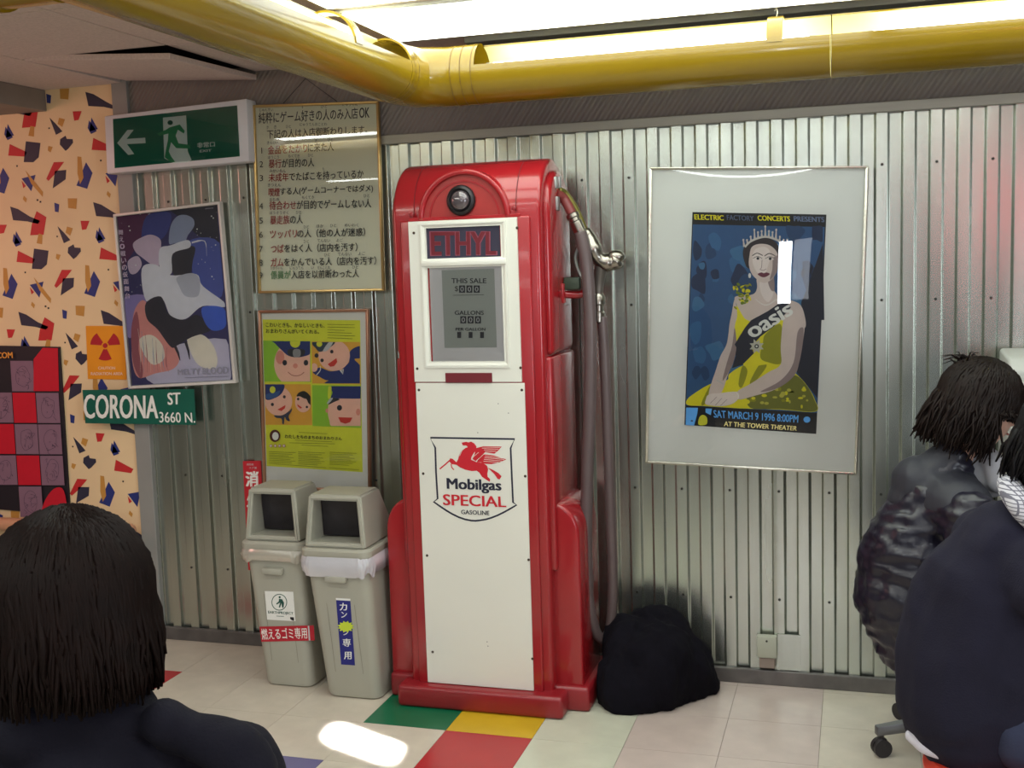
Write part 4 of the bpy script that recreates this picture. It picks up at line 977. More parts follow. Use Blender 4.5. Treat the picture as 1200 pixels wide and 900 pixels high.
def bl(pts, m_, n=5): a.poly(cl([tuple(p[:2]) for p in cr([(x, y, 0) for x, y in pts], n, True)]), m_)
bl([d1(0, 120), d1(420, 80), d1(300, 330), d1(160, 560), d1(60, 700)], flat('wine', (104, 55, 94)))
bl([d1(560, 60), d1(1000, 20), d1(1020, 380), d1(820, 330), d1(700, 200)], flat('black_sky', (52, 47, 67)))
bl([d1(330, 150), d1(560, 120), d1(500, 340), d1(300, 420)], flat('blue_sky', (74, 79, 152))); bl([d1(730, 380), d1(1020, 400), d1(1040, 896), d1(800, 860), d1(760, 620)], flat('blue_low', (89, 101, 182)))
bl([d2(100, 60), d2(330, 20), d2(260, 300), d2(160, 400)], flat('lilac', (155, 140, 199))); bl([d2(380, 560), d2(1080, 420), d2(1120, 830), d2(400, 840)], flat('pale_lilac', (211, 204, 228)))
RS, RSD, PA, SV, WD, DK = flat('rose_hair', (235, 160, 155)), flat('rose_dark', (174, 99, 111)), flat('pale_flesh', (245, 235, 221)), flat('silver_blue', (160, 169, 199)), flat('soft_white', (235, 233, 243)), flat('dark_skirt', (60, 55, 69))
bl([d2(*p) for p in ((200, 300), (230, 130), (320, 60), (440, 300), (560, 420), (640, 600), (580, 700), (420, 740), (260, 780), (200, 620))], RS)
bl([d2(*p) for p in ((190, 330), (240, 160), (270, 330), (260, 520), (300, 700), (280, 790), (210, 640))], RSD)
bl([d2(*p) for p in ((270, 420), (380, 380), (480, 470), (500, 600), (400, 660), (310, 560))], PA)
bl([d2(*p) for p in ((720, 380), (860, 380), (960, 480), (1000, 620), (960, 700), (820, 660), (740, 520))], PA)
bl([d1(*p) for p in ((545, 400), (560, 240), (620, 150), (700, 135), (770, 170), (780, 240), (720, 330), (690, 400), (600, 400))], SV)
bl([d1(*p) for p in ((210, 400), (300, 340), (380, 320), (460, 360), (470, 440), (440, 640), (380, 600), (300, 540), (230, 480))], flat('silver_pink', (218, 196, 218)))
bl([d1(*p) for p in ((160, 570), (250, 520), (290, 600), (240, 680), (180, 680))], flat('silver_pink', (218, 196, 218)))
bl([d1(*p) for p in ((590, 470), (780, 430), (770, 560), (730, 700), (590, 700))], DK)
bl([d1(*p) for p in ((455, 460), (560, 420), (720, 370), (740, 440), (580, 500), (570, 680), (470, 680))], WD)
bl([d1(*p) for p in ((290, 640), (420, 600), (560, 700), (800, 690), (860, 800))] + [d2(*p) for p in ((1060, 70), (1060, 120), (860, 110), (700, 230), (560, 200), (480, 40), (330, 60))], WD)
bl([d1(*p) for p in ((620, 720), (760, 680), (830, 740), (820, 890), (700, 896), (640, 800))], flat('soft_grey', (199, 199, 213)))
bl([d2(*p) for p in ((330, 80), (470, 20), (540, 180), (680, 240), (800, 190), (900, 260), (930, 340), (760, 400), (620, 480), (560, 490), (440, 330), (340, 230))], DK)
bl([d2(*p) for p in ((860, 120), (1060, 130), (1075, 300), (960, 340), (880, 260))], flat('glow_blue', (77, 111, 218)))
for x0, y0, x1, y1, m_ in ((600, 480, 650, 620, DK), (700, 440, 740, 610, DK)): a.line([d2(x0, y0), d2((x0 + x1) / 2 + 6, (y0 + y1) / 2), d2(x1, y1)], [3.4, 2.6, .8], m_)
for k in range(10): a.line([d2(220 + k * 34, 300 + k * 22), d2(250 + k * 30, 520 + k * 14), d2(240 + k * 34, 730)], [.3, .8, .2], (RSD, PA, SV)[k % 3], smooth=4)
a.line([d1(760, 395), d1(880, 380), d1(900, 520)], [2, 1, .3], WD, smooth=4)
for k in range(70):
    x_, y__ = rn.uniform(100, 1000), rn.uniform(100, 860); v = d1(x_, y__)
    if 300 < x_ < 800 and y__ > 130: continue
    v = cl([v])[0]; r_ = rn.choice((.3, .4, .5, .9)); a.ell(v[0], v[1], r_, r_, flat('star', (245, 245, 245)), 6, layer=3.4)
a.n = max(a.n, 3.5)
for k, ch in enumerate('舞え。戦いの仮面舞台'):
    x_, y__ = 95 + k * 7.5, 300 + k * 66; a.text(ch, (d1(x_ - 24, y__ - 26), d1(x_ + 24, y__ - 28), d1(x_ - 22, y__ + 24), d1(x_ + 26, y__ + 22)), flat('title_pink', (245, 218, 243)), .02)
a.text('MELTY BLOOD', (d2(630, 700), d2(1105, 672), d2(634, 755), d2(1110, 742)), flat('title_light', (187, 182, 199)), .03)
a.line([d2(700, 780), d2(1110, 765)], .5, flat('title_grey', (150, 145, 165))); a.line([d1(890, 78), d1(968, 70)], 1, flat('title_grey', (150, 145, 165)))
a.build('poster_print', bk)
# --- exit sign
C = [(122, 136), (289, 115.5), (292, 189), (125, 204)]
P = quadpts(C, -0.085); cen = sum(P, Vector()) / 4
t = thing('exit_sign', 'green emergency exit sign with arrow and running figure, high on the left', 'exit sign', (cen.x, 0, P[3].z))
bm = bmesh.new(); f = [bm.verts.new(p) for p in P]; r = [bm.verts.new((p.x, -0.01, p.z)) for p in P]
bm.faces.new(f); bm.faces.new(r)
for j in range(4): bm.faces.new((f[j], f[(j + 1) % 4], r[(j + 1) % 4], r[j]))
bmesh.ops.recalc_face_normals(bm, faces=bm.faces); bevel_all(bm, 0.006, 2, 60)
hs = obj('housing', bm, mat('sign_housing', (206, 206, 210), 0.4), t, smooth=30)
a = Art(y=-0.0862)
def g(x, y): return (x / 3.75, 60 + y / 3.75)
GR = flat('exit_green', (0, 108, 88), 0.15, 0.6); GL = flat('exit_white', (206, 222, 222), 0.2)
a.poly([g(496, 298), g(1042, 238), g(1054, 462), g(504, 514)], GR)
a.poly([g(*p) for p in ((515, 404), (560, 346), (588, 345), (556, 386), (638, 380), (640, 404), (558, 408), (590, 452), (564, 456))], GL)
a.poly([g(*p) for p in ((716, 292), (818, 282), (825, 440), (842, 478), (822, 488), (760, 492), (722, 470))], GL)
DG = flat('exit_dark_green', (0, 84, 66), .2)
a.ell(*g(748, 314), 3.2, 2.8, DG, 14)
a.poly([g(*p) for p in ((745, 335), (790, 322), (812, 350), (808, 362), (782, 345), (772, 372), (785, 405), (835, 412), (838, 428), (775, 426), (752, 400), (742, 440), (752, 462), (770, 486), (752, 490), (724, 466), (730, 430), (738, 392), (740, 362), (700, 372), (690, 362), (730, 345))], flat('exit_mid_green', (40, 140, 96), .2))
a.text('非常口', (g(866, 402), g(944, 396), g(867, 426), g(945, 420)), GL, .03); a.text('EXIT', (g(878, 434), g(930, 430), g(878, 445), g(930, 441)), GL, .02)
a.build('sign_face', hs)
bm = bmesh.new(); c4 = [at(*g(*p), y=-0.0885) for p in ((496, 298), (1042, 238), (1054, 462), (504, 514))]; bm.faces.new([bm.verts.new(p) for p in c4]); obj('face_cover', face_room(bm), glass_mat(), hs)
# --- street sign
P = quadpts([(96.5, 457), (227, 456), (229.5, 498), (100, 496)], -0.052)
bm = bmesh.new(); f = [bm.verts.new(p) for p in P]; r = [bm.verts.new(p + Vector((0, 0.004, 0))) for p in P]; bm.faces.new(f); bm.faces.new(r)
for j in range(4): bm.faces.new((f[j], f[(j + 1) % 4], r[(j + 1) % 4], r[j]))
bmesh.ops.recalc_face_normals(bm, faces=bm.faces)
t = thing('street_sign', 'green metal street sign with white capitals below the starry framed poster', 'street sign', ((P[0].x + P[1].x) / 2, 0, P[2].z))
pt = obj('sign_plate', bm, mat('sign_green', (20, 92, 76), 0.35), t)
a = Art(y=-0.0525)
def s_(x, y): return (x / 4, 400 + y / 4)
a.text('CORONA', (s_(392, 246), s_(740, 252), s_(392, 364), s_(742, 364)), W_, .028); a.text('ST', (s_(784, 240), s_(846, 238), s_(786, 299), s_(846, 297)), W_, .03)
a.text('3660 N.', (s_(746, 330), s_(912, 334), s_(748, 381), s_(916, 382)), W_, .012); a.build('lettering', pt)
obj('stand_off', B(P[0].x + .25, P[0].x + .28, -0.048, 0, P[2].z + .04, P[2].z + .08), steel, t)
# --- radiation sign
P = quadpts([(100.5, 382), (145, 382), (148, 445), (103, 444)], -0.004)
bm = bmesh.new(); f = [bm.verts.new(p) for p in P]; r = [bm.verts.new(p + Vector((0, 0.003, 0))) for p in P]; bm.faces.new(f); bm.faces.new(r)
for j in range(4): bm.faces.new((f[j], f[(j + 1) % 4], r[(j + 1) % 4], r[j]))
bmesh.ops.recalc_face_normals(bm, faces=bm.faces)
t = thing('warning_sign', 'small orange radiation warning sign with a red trefoil on the patterned wall', 'warning sign', (P[0].x + .07, 0, P[2].z))
pt = obj('sign_plate', bm, mat('sign_orange', (232, 148, 20), 0.5), t); a = Art(y=-0.0045); RR = flat('trefoil_red', (176, 30, 40)); PKS = flat('warn_pale', (238, 196, 170))
def h(x, y): return (x / 4, 200 + y / 4)
cxh = h(493, 820)
for ang in (-90 - 60, -90 + 60, 90):
    a0_ = math.radians(ang - 26); a1_ = math.radians(ang + 26); ar = [a0_ + (a1_ - a0_) * k / 8 for k in range(9)]
    a.poly([(cxh[0] + 4.4 * math.cos(t_), cxh[1] + 4.4 * math.sin(t_)) for t_ in ar] + [(cxh[0] + 17.5 * math.cos(t_), cxh[1] + 17.5 * math.sin(t_)) for t_ in ar[::-1]], RR)
a.ell(*cxh, 2.9, 2.9, RR, 16)
a.text('CAUTION', ((115, 429.5), (135, 429.5), (115, 433), (135, 433)), PKS, .03); a.text('RADIATION AREA', ((106.5, 436), (144, 436), (106.5, 439.8), (144, 439.8)), PKS, .03)
a.build('lettering', pt)
# --- comic grid poster (board) on the patterned wall
P = quadpts([(-60, 404), (70, 406.5), (82.5, 604), (-60, 592)], -0.008)
bm = bmesh.new(); f = [bm.verts.new(p) for p in P]; r = [bm.verts.new(p + Vector((0, 0.006, 0))) for p in P]; bm.faces.new(f); bm.faces.new(r)
for j in range(4): bm.faces.new((f[j], f[(j + 1) % 4], r[(j + 1) % 4], r[j]))
bmesh.ops.recalc_face_normals(bm, faces=bm.faces)
t = thing('wall_poster', 'black poster with a grid of red and grey sketch squares, at the left edge', 'poster', (P[1].x - .2, 0, P[2].z))
pt = obj('poster_board', bm, mat('poster_black', (34, 28, 36), 0.5), t); a = Art(y=-0.0086)
def k_(x, y): return (x / 4.29, 400 + y / 4.29)
GM, RM, SKT = flat('sketch_mauve', (132, 100, 118)), flat('grid_red', (196, 22, 44)), flat('sketch_line', (62, 48, 66))
ys = [90, 250, 408, 565, 720, 880]
cols = lambda r_: [(-420 + 118 * c + r_ * 12, -306 + 118 * c + r_ * 12) for c in range(6)]
patt = ['mrmkmR', 'rmrmrm', 'mrmrmm', 'rmrmrm', 'mrmkmR']
for r_ in range(5):
    for c, (x0, x1) in enumerate(cols(r_)):
        ch = patt[r_][c]
        if ch == 'k': continue
        m_ = {'m': GM, 'r': RM, 'R': RM}[ch]; y0, y1 = ys[r_] + 4 + c * 1, ys[r_ + 1] - 3 + c * 1
        if ch == 'R' and r_ == 0: a.poly([k_(x0 + 46, 32), k_(x1 + 8, 34), k_(x1 + 14, 250), k_(x0, 250), k_(x0, 90)], m_); continue
        if ch == 'R': a.blob([k_(x0 + 6, y1), k_(x0 + 10, y0 + 80), k_(x0 + 60, y0 + 10), k_(x1 - 4, y0 + 20), k_(x1 + 4, y1)], m_, 4); continue
        a.poly([k_(x0, y0), k_(x1, y0), k_(x1 + 10, y1), k_(x0 + 10, y1)], m_)
        if ch == 'm':
            cx_, cy_ = (x0 + x1) / 2 + 5, (y0 + y1) / 2
            a.line([k_(cx_ + 34 * math.cos(t_) * rn.uniform(.8, 1.1), cy_ + 54 * math.sin(t_) * rn.uniform(.85, 1.1)) for t_ in [2 * PI * j / 10 for j in range(10)]], .4, SKT, closed=True, smooth=3)
            for j in range(9):
                u, v = rn.uniform(-36, 30), rn.uniform(-56, 50); a.line([k_(cx_ + u, cy_ + v), k_(cx_ + u + rn.uniform(-8, 26), cy_ + v + rn.uniform(-10, 20)), k_(cx_ + u + rn.uniform(-8, 20), cy_ + v + rn.uniform(0, 32))], .4, SKT, smooth=3)
a.text('.COM', (k_(-18, 54), k_(70, 52), k_(-16, 86), k_(72, 84)), flat('com_orange', (224, 150, 60)), .03)
a.build('poster_print', pt)
# --- fire extinguisher sign on the corrugated wall, partly behind the left bin
P = quadpts([(284.5, 540.5), (305.5, 540), (312, 668), (291, 668)], -0.004)
bm = bmesh.new(); f = [bm.verts.new(p) for p in P]; r = [bm.verts.new(p + Vector((0, 0.003, 0))) for p in P]; bm.faces.new(f); bm.faces.new(r)
for j in range(4): bm.faces.new((f[j], f[(j + 1) % 4], r[(j + 1) % 4], r[j]))
bmesh.ops.recalc_face_normals(bm, faces=bm.faces)
t = thing('fire_sign', 'narrow red sign with white vertical characters beside the yellow poster, behind the left bin', 'sign', (P[0].x + .03, 0, P[2].z))
pt = obj('sign_plate', bm, mat('sign_red', (188, 30, 44), 0.45), t); a = Art(y=-0.0045)
for k, ch in enumerate('消火器'): a.text(ch, ((287.5 + k * 1.2, 552 + k * 24), (303 + k * 1.2, 551.5 + k * 24), (287.8 + k * 1.2, 571 + k * 24), (303.2 + k * 1.2, 570.5 + k * 24)), W_, .04)
a.text('消防用', ((289, 543), (297, 543), (289, 545.5), (297, 545.5)), INK['lgrey']); a.text('スグ使', ((292, 547), (301, 547), (292, 549.5), (301, 549.5)), INK['lgrey'])
a.build('lettering', pt)
# ================================================================ YELLOW PIPE LIGHTS
m_yel = mat('yellow_pvc', (134, 108, 16), 0.22, var=0.03, vs=5, coat=0.3, spec=0.5)
m_yin = mat('pipe_inside', (238, 230, 180), 0.5, var=0.02)
m_seam = mat('pipe_seam', (104, 76, 14), 0.6)
m_tube = mat('fluorescent_tube', (244, 255, 244), 0.4, var=0, emit=9.0)
PR, PZ, PY, PXB = 0.100, 2.208, -0.35, -1.475
pl = thing('pipe_light', 'large yellow pipe lamp with cut-open top running along the wall', 'lamp', (0.0, PY, PZ))
# run A along the wall: full ring near the elbow, then an open trough facing up and into the room
xa = at(556, 80, y=PY - 0.09).x
# along +x with up: angle 0 = s = t x u = x cross z = -y (room side), 90 = top
a0, a1 = math.radians(100), math.radians(370)
def trough(path, nm, parent, sgn=1):
    bm = bmesh.new()
    if sgn > 0: sweep(bm, path, PR, seg=40, arc=(a0, a1), thick=0.006)
    else: sweep(bm, path, PR, seg=40, arc=(PI - a1, PI - a0), thick=0.006)
    return obj(nm, bm, [m_yel, m_yin], parent, smooth=45)
tr = trough([(xa, PY, PZ), (xa + 1.14, PY, PZ)], 'pipe_section', pl)
trough([(xa + 1.144, PY, PZ), (X1 - 0.35, PY, PZ)], 'pipe_section', pl)
xs_ = at(908, 60, y=PY - 0.08).x
bm = bmesh.new(); sweep(bm, [(xs_ - 0.024, PY, PZ), (xs_ + 0.024, PY, PZ)], PR + 0.002, seg=20, arc=(math.radians(5), math.radians(105)), thick=0.007)
st = obj('strap', bm, [m_yel, m_yin], pl, smooth=45)
bm = bmesh.new(); sweep(bm, cr([(xs_, PY, PZ + PR), (xs_ + .004, PY, PZ + PR + .015), (xs_, PY, PZ + PR + .03), (xs_ - .004, PY, PZ + PR + .02)], 4), 0.002, seg=6); cyl(bm, (xs_, PY, PZ + PR + .028), (xs_, PY, CZ + .02), 0.0012, seg=6)
obj('hanging_hook', bm, chrome, st)
# solid end piece, elbow, collar
full = cr([(xa, PY, PZ), (xa - 0.07, PY, PZ)], 1)
bm = bmesh.new(); sweep(bm, [(xa, PY, PZ), (xa - 0.085, PY, PZ)], PR + 0.0005, seg=40, cap=False); 
obj('pipe_collar', bm, m_yel, pl, smooth=True)
R_ = 0.13
pathE = [(xa - 0.085, PY, PZ)] + [(PXB + R_ - R_ * math.sin(t), PY - R_ + R_ * math.cos(t), PZ) for t in (0.0, PI / 4, PI / 2)] + [(PXB, PY - R_ - 0.05, PZ)]
bm = bmesh.new(); sweep(bm, pathE, [PR] * 5, seg=40, cap=False)
obj('pipe_elbow', bm, m_yel, pl, smooth=50)
yb = PY - R_ - 0.05
bm = bmesh.new(); sweep(bm, [(PXB, yb, PZ), (PXB, yb - 0.06, PZ)], PR + 0.0005, seg=40, cap=False); bmesh.ops.solidify(bm, geom=bm.faces[:], thickness=0.006)
obj('pipe_collar', bm, m_yel, pl, smooth=45)
for p, d_ in (((xa - 0.012, PY, PZ), (1, 0, 0)), ((xa - 0.085, PY, PZ), (1, 0, 0)), ((xa - 0.05, PY, PZ), (1, 0, 0)), ((PXB, yb - 0.0, PZ), (0, 1, 0)), ((PXB, yb - 0.035, PZ), (0, 1, 0)), ((xa + 1.142, PY, PZ), (1, 0, 0))):
    bm = bmesh.new(); D_ = Vector(d_) * 0.0012; P_ = Vector(p)
    if p[0] > xa + 1: sweep(bm, [P_ - D_, P_ + D_], PR + 0.0012, seg=40, arc=(a0, a1), thick=0.003)
    else: sweep(bm, [P_ - D_, P_ + D_], PR + 0.0016, seg=40, cap=False)
    obj('joint_ring', bm, [m_seam, m_seam], pl)
# run B toward the room
pb = thing('pipe_light', 'yellow pipe lamp crossing the ceiling toward the camera, above the framed rule board', 'lamp', (PXB, -1.5, PZ))
y2 = yb - 0.062
a0, a1 = math.radians(100), math.radians(372)
# path runs toward -y; up x: t=-y, s = t x u = (-y) x z = -x, so the room (+x) side is angle 180
trough([(PXB, y2, PZ), (PXB, -1.98, PZ)], 'pipe_section', pb, -1)
bm = bmesh.new(); sweep(bm, [(PXB, -0.98, PZ), (PXB, -1.03, PZ)], PR + 0.003, seg=20, arc=(math.radians(60), math.radians(178)), thick=0.007)
obj('strap', bm, [m_yel, m_yin], pb, smooth=45)
bm = bmesh.new(); sweep(bm, [(PXB, -1.98, PZ), (PXB, -2.34, PZ)], PR + 0.001, seg=40)
tee = obj('tee_piece', bm, m_yel, pb, smooth=50)
bm = bmesh.new(); sweep(bm, [(PXB - 0.03, -2.16, PZ), (PXB - 2.2, -2.16, PZ)], PR, seg=40); sweep(bm, [(PXB - 0.17, -2.16, PZ), (PXB - 0.2, -2.16, PZ)], PR + 0.006, seg=40)
obj('branch_pipe', bm, m_yel, tee, smooth=50)
# the fluorescent tubes lying in the troughs
def tube(p0, p1, lab, grp='fluorescent tubes lying in the yellow pipes'):
    c = (Vector(p0) + Vector(p1)) / 2; d_ = (Vector(p1) - Vector(p0)); L = d_.length; d_.normalize()
    t = thing('fluorescent_tube', lab, 'lamp', c, grp)
    bm = bmesh.new(); cyl(bm, Vector(p0) + d_ * .02, Vector(p1) - d_ * .02, 0.0155, seg=14); obj('glass_tube', bm, m_tube, t, smooth=45)
    for p, s_ in ((p0, 1), (p1, -1)):
        bm = bmesh.new(); cyl(bm, Vector(p), Vector(p) + d_ * .025 * s_, 0.0165, seg=14); obj('end_cap', bm, steel, t, smooth=45)
zt_ = PZ + 0.018
tube((xa + 0.02, PY - .015, zt_), (xa + 1.10, PY - .015, zt_), 'lit fluorescent tube in the pipe above the pump, left of the strap')
tube((xa + 1.24, PY - .015, zt_), (xa + 2.45, PY - .015, zt_), 'lit fluorescent tube in the pipe at the upper right, right of the strap')
tube((PXB, y2 - .04, zt_ - .02), (PXB, -1.93, zt_ - .02), 'lit fluorescent tube in the pipe that crosses the ceiling on the left')
# glowing panels added to whiten the ceiling over the pipes
for (fx_, fy_, lab) in ((0.90, -0.60, 'recessed ceiling lamp with white diffuser near the right end of the pipe'), (-0.73, -0.60, 'recessed ceiling lamp with white diffuser above and in front of the pump'), (-0.73, -1.16, 'recessed ceiling lamp with white diffuser in the second row, beside the crossing pipe')):
    t = thing('ceiling_lamp', lab, 'lamp', (fx_, fy_, CZ), 'recessed ceiling lamps')
    bm = bmesh.new(); frame_quad2 = None
    box(bm, fx_ - .79, fx_ + .79, fy_ - .25, fy_ + .25, CZ - 0.010, CZ + 0.0, 0.003, 1); obj('housing', bm, mat('lamp_housing', (225, 225, 220), 0.5), t)
    obj('diffuser', B(fx_ - .775, fx_ + .775, fy_ - .23, fy_ + .23, CZ - 0.0135, CZ - 0.0098), mat('lamp_diffuser', (246, 255, 248), 0.4, var=0, emit=4.5), t)
# ================================================================ SMALL THINGS
# wall socket low on the corrugated wall
q0, q1 = at(887, 743, y=-0.01), at(911, 776, y=-0.01)
ot = thing('wall_socket', 'small pale socket box low on the corrugated wall under the big framed poster', 'socket', ((q0.x + q1.x) / 2, 0, q1.z))
bm = bmesh.new(); box(bm, q0.x, q1.x, -0.030, 0.0, q1.z + 0.018, q0.z, 0.006, 2); sk = obj('cover', bm, mat('ivory_cover', (176, 178, 162), 0.5), ot, smooth=35)
obj('outlet', B(q0.x + .008, q1.x - .008, -0.024, 0.0, q1.z - 0.022, q1.z + 0.019, 0.003, 1), mat('outlet_brown', (138, 124, 114), 0.5), ot)
bm = bmesh.new(); cyl(bm, ((q0.x + q1.x) / 2, -0.029, q0.z - 0.018), ((q0.x + q1.x) / 2, -0.0315, q0.z - 0.018), 0.004, seg=10); obj('screw', bm, mat('screw_dark', (60, 58, 54), 0.5), sk)
q2 = at(938, 744, y=-0.003)
obj('patch_plate', B(q1.x, q2.x, -0.004, -0.001, q1.z - .03, q0.z + .003), m_galv, ot, label='flat galvanised patch plate beside the socket')
# curved rail on the patterned wall
m_rail = mat('tan_rail', (206, 150, 116), 0.3, var=0.04, coat=0.3)
rl = bmesh.new(); R0 = [at(-60, 618, y=-.05), at(20, 617, y=-.05), at(105, 616, y=-.06), at(128, 620, y=-.06), at(145, 619, y=-.06), at(170, 620, y=-.05)]
rz = R0[3].z
pts = [(X0 + .4, -0.055, rz), (-3.6, -0.055, rz), (-3.25, -0.055, rz), (-3.05, -0.060, rz + .002), (-2.96, -0.055, rz - .004)]
sweep(rl, cr(pts, 8), 0.030, seg=16); ball(rl, pts[-1], 0.030, 16)
rt_ = tag(obj('wall_rail', rl, m_rail, None, smooth=45, loc=(-3.1, -0.055, rz)), 'rounded tan rail fixed low along the patterned wall', 'rail')
for xx in (-3.9, -3.3): obj('bracket', B(xx - .02, xx + .02, -0.04, 0.0, rz - .02, rz + .01), steel, rt_)
# black cloth heap beside the pump
def union(prims, voxel=0.01, smooth=6, disp=None):
    """one closed surface grown round tapered limbs and ellipsoids"""
    bm = bmesh.new()
    for p in prims:
        if p[0] == 'c':
            P = [Vector(v) for v in p[1]]; Rr = p[2]
            pth, rr = [], []
            for k in range(len(P) - 1):
                for j in range(4): pth.append(P[k].lerp(P[k + 1], j / 4)); rr.append(Rr[k] + (Rr[k + 1] - Rr[k]) * j / 4)
            pth.append(P[-1]); rr.append(Rr[-1])
            sweep(bm, pth, rr, seg=14); ball(bm, P[0], Rr[0] * .99, 12); ball(bm, P[-1], Rr[-1] * .99, 12)
        elif p[0] == 'e':
            ball(bm, p[1], 1.0, 20, scale=p[2], rot=(Matrix.Rotation(p[3][2], 3, 'Z') @ Matrix.Rotation(p[3][1], 3, 'Y') @ Matrix.Rotation(p[3][0], 3, 'X')) if len(p) > 3 else None)
    me = bpy.data.meshes.new('tmp'); bm.to_mesh(me); bm.free()
    o = bpy.data.objects.new('tmp', me); COL.objects.link(o)
    r = o.modifiers.new('r', 'REMESH'); r.mode = 'VOXEL'; r.voxel_size = voxel
    if smooth: s_ = o.modifiers.new('s', 'SMOOTH'); s_.iterations = smooth; s_.factor = 0.5
    bpy.context.view_layer.update()
    m2 = bpy.data.meshes.new_from_object(o.evaluated_get(bpy.context.evaluated_depsgraph_get()))
    bpy.data.objects.remove(o); bpy.data.meshes.remove(me)
    bm = bmesh.new(); bm.from_mesh(m2); bpy.data.meshes.remove(m2)
    if disp:
        bm.normal_update()
        for v in bm.verts: v.co += v.normal * disp(v.co)
    return bm
def wrinkle(amp, sc, st=(1, 1, 1), seed=0):
    def f(c):
        p = Vector((c.x * st[0], c.y * st[1], c.z * st[2])) * sc + Vector((seed, 0, 0))
        return amp * (1 - 2 * abs(noise.noise(p))) + amp * 0.4 * noise.noise(p * 2.7)
    return f
hb = union([('e', (-0.70, -0.20, 0.10), (0.16, 0.17, 0.17)), ('e', (-0.76, -0.28, 0.06), (0.12, 0.12, 0.13)), ('e', (-0.62, -0.14, 0.08), (0.13, 0.12, 0.13)), ('e', (-0.78, -0.2, 0.16), (0.10, 0.12, 0.12)),
            ('c', [(-0.80, -0.33, 0.03), (-0.72, -0.36, 0.025)], [0.045, 0.03]), ('c', [(-0.56, -0.16, 0.04), (-0.51, -0.12, 0.035)], [0.06, 0.035]), ('e', (-0.70, -0.12, 0.2), (0.12, 0.09, 0.09))], 0.009, 8, lambda c: wrinkle(0.016, 9, (1, 1, 0.5), 3)(c) + wrinkle(0.007, 24, (1, 1, 0.4), 5)(c))
for v in hb.verts: v.co.z = max(v.co.z, 0.001); v.co.y = min(v.co.y, -0.018); v.co.x = max(v.co.x, -0.874 + 0.02 * v.co.z)
tag(obj('dropped_coat', hb, mat('black_cloth', (14, 12, 20), 0.95, var=0.15, vs=30, bump=0.3, bs=150, spec=0.15), None, smooth=True, loc=(-0.7, -0.2, 0)), 'dark coat heaped on the floor against the wall beside the pump', 'coat')
# pale game cabinet at the right edge
cb = thing('game_cabinet', 'pale grey game cabinet standing against the wall at the right edge', 'game cabinet', (0.86, -0.2, 0))
bm = bmesh.new(); prism(bm, [(-0.03, 0.5), (-0.03, 1.235), (-0.26, 1.22), (-0.30, 1.185), (-0.31, 0.98), (-0.38, 0.80), (-0.34, 0.5)], 'x', 0.46, 1.18); prism(bm, [(-0.03, 0.0), (-0.03, 0.502), (-0.335, 0.502), (-0.335, 0.0)], 'x', 0.60, 1.10); bevel_all(bm, 0.012, 3, 20)
bd = obj('cabinet_body', bm, mat('pale_cabinet', (186, 188, 182), 0.4, var=0.03), cb, smooth=35)
obj('screen', B(0.56, 1.12, -0.318, -0.30, 0.99 - .0, 1.19, 0.004, 1), mat('dark_screen', (30, 32, 40), 0.12), cb)
bm = bmesh.new(); prism(bm, [(-0.37, 0.80), (-0.37, 0.72), (-0.52, 0.70), (-0.53, 0.745)], 'x', 0.53, 1.15); bevel_all(bm, 0.005, 2, 20); cp = obj('control_panel', bm, mat('panel_blue_grey', (96, 102, 118), 0.4), cb)
for xx in (0.64, 0.92):
    bm = bmesh.new(); cyl(bm, (xx, -0.46, 0.76), (xx, -0.465, 0.80), 0.005, seg=8); ball(bm, (xx, -0.466, 0.812), 0.016, 12); obj('joystick', bm, mat('red_ball', (180, 30, 40), 0.3), cp, smooth=True)
    for k in range(3):
        bm = bmesh.new(); cyl(bm, (xx + .07 + k * .035, -0.45 + .008 * k, 0.762), (xx + .07 + k * .035, -0.452 + .008 * k, 0.775), 0.012, seg=12); obj('button', bm, mat('yellow_button', (214, 180, 40), 0.3), cp, smooth=35)
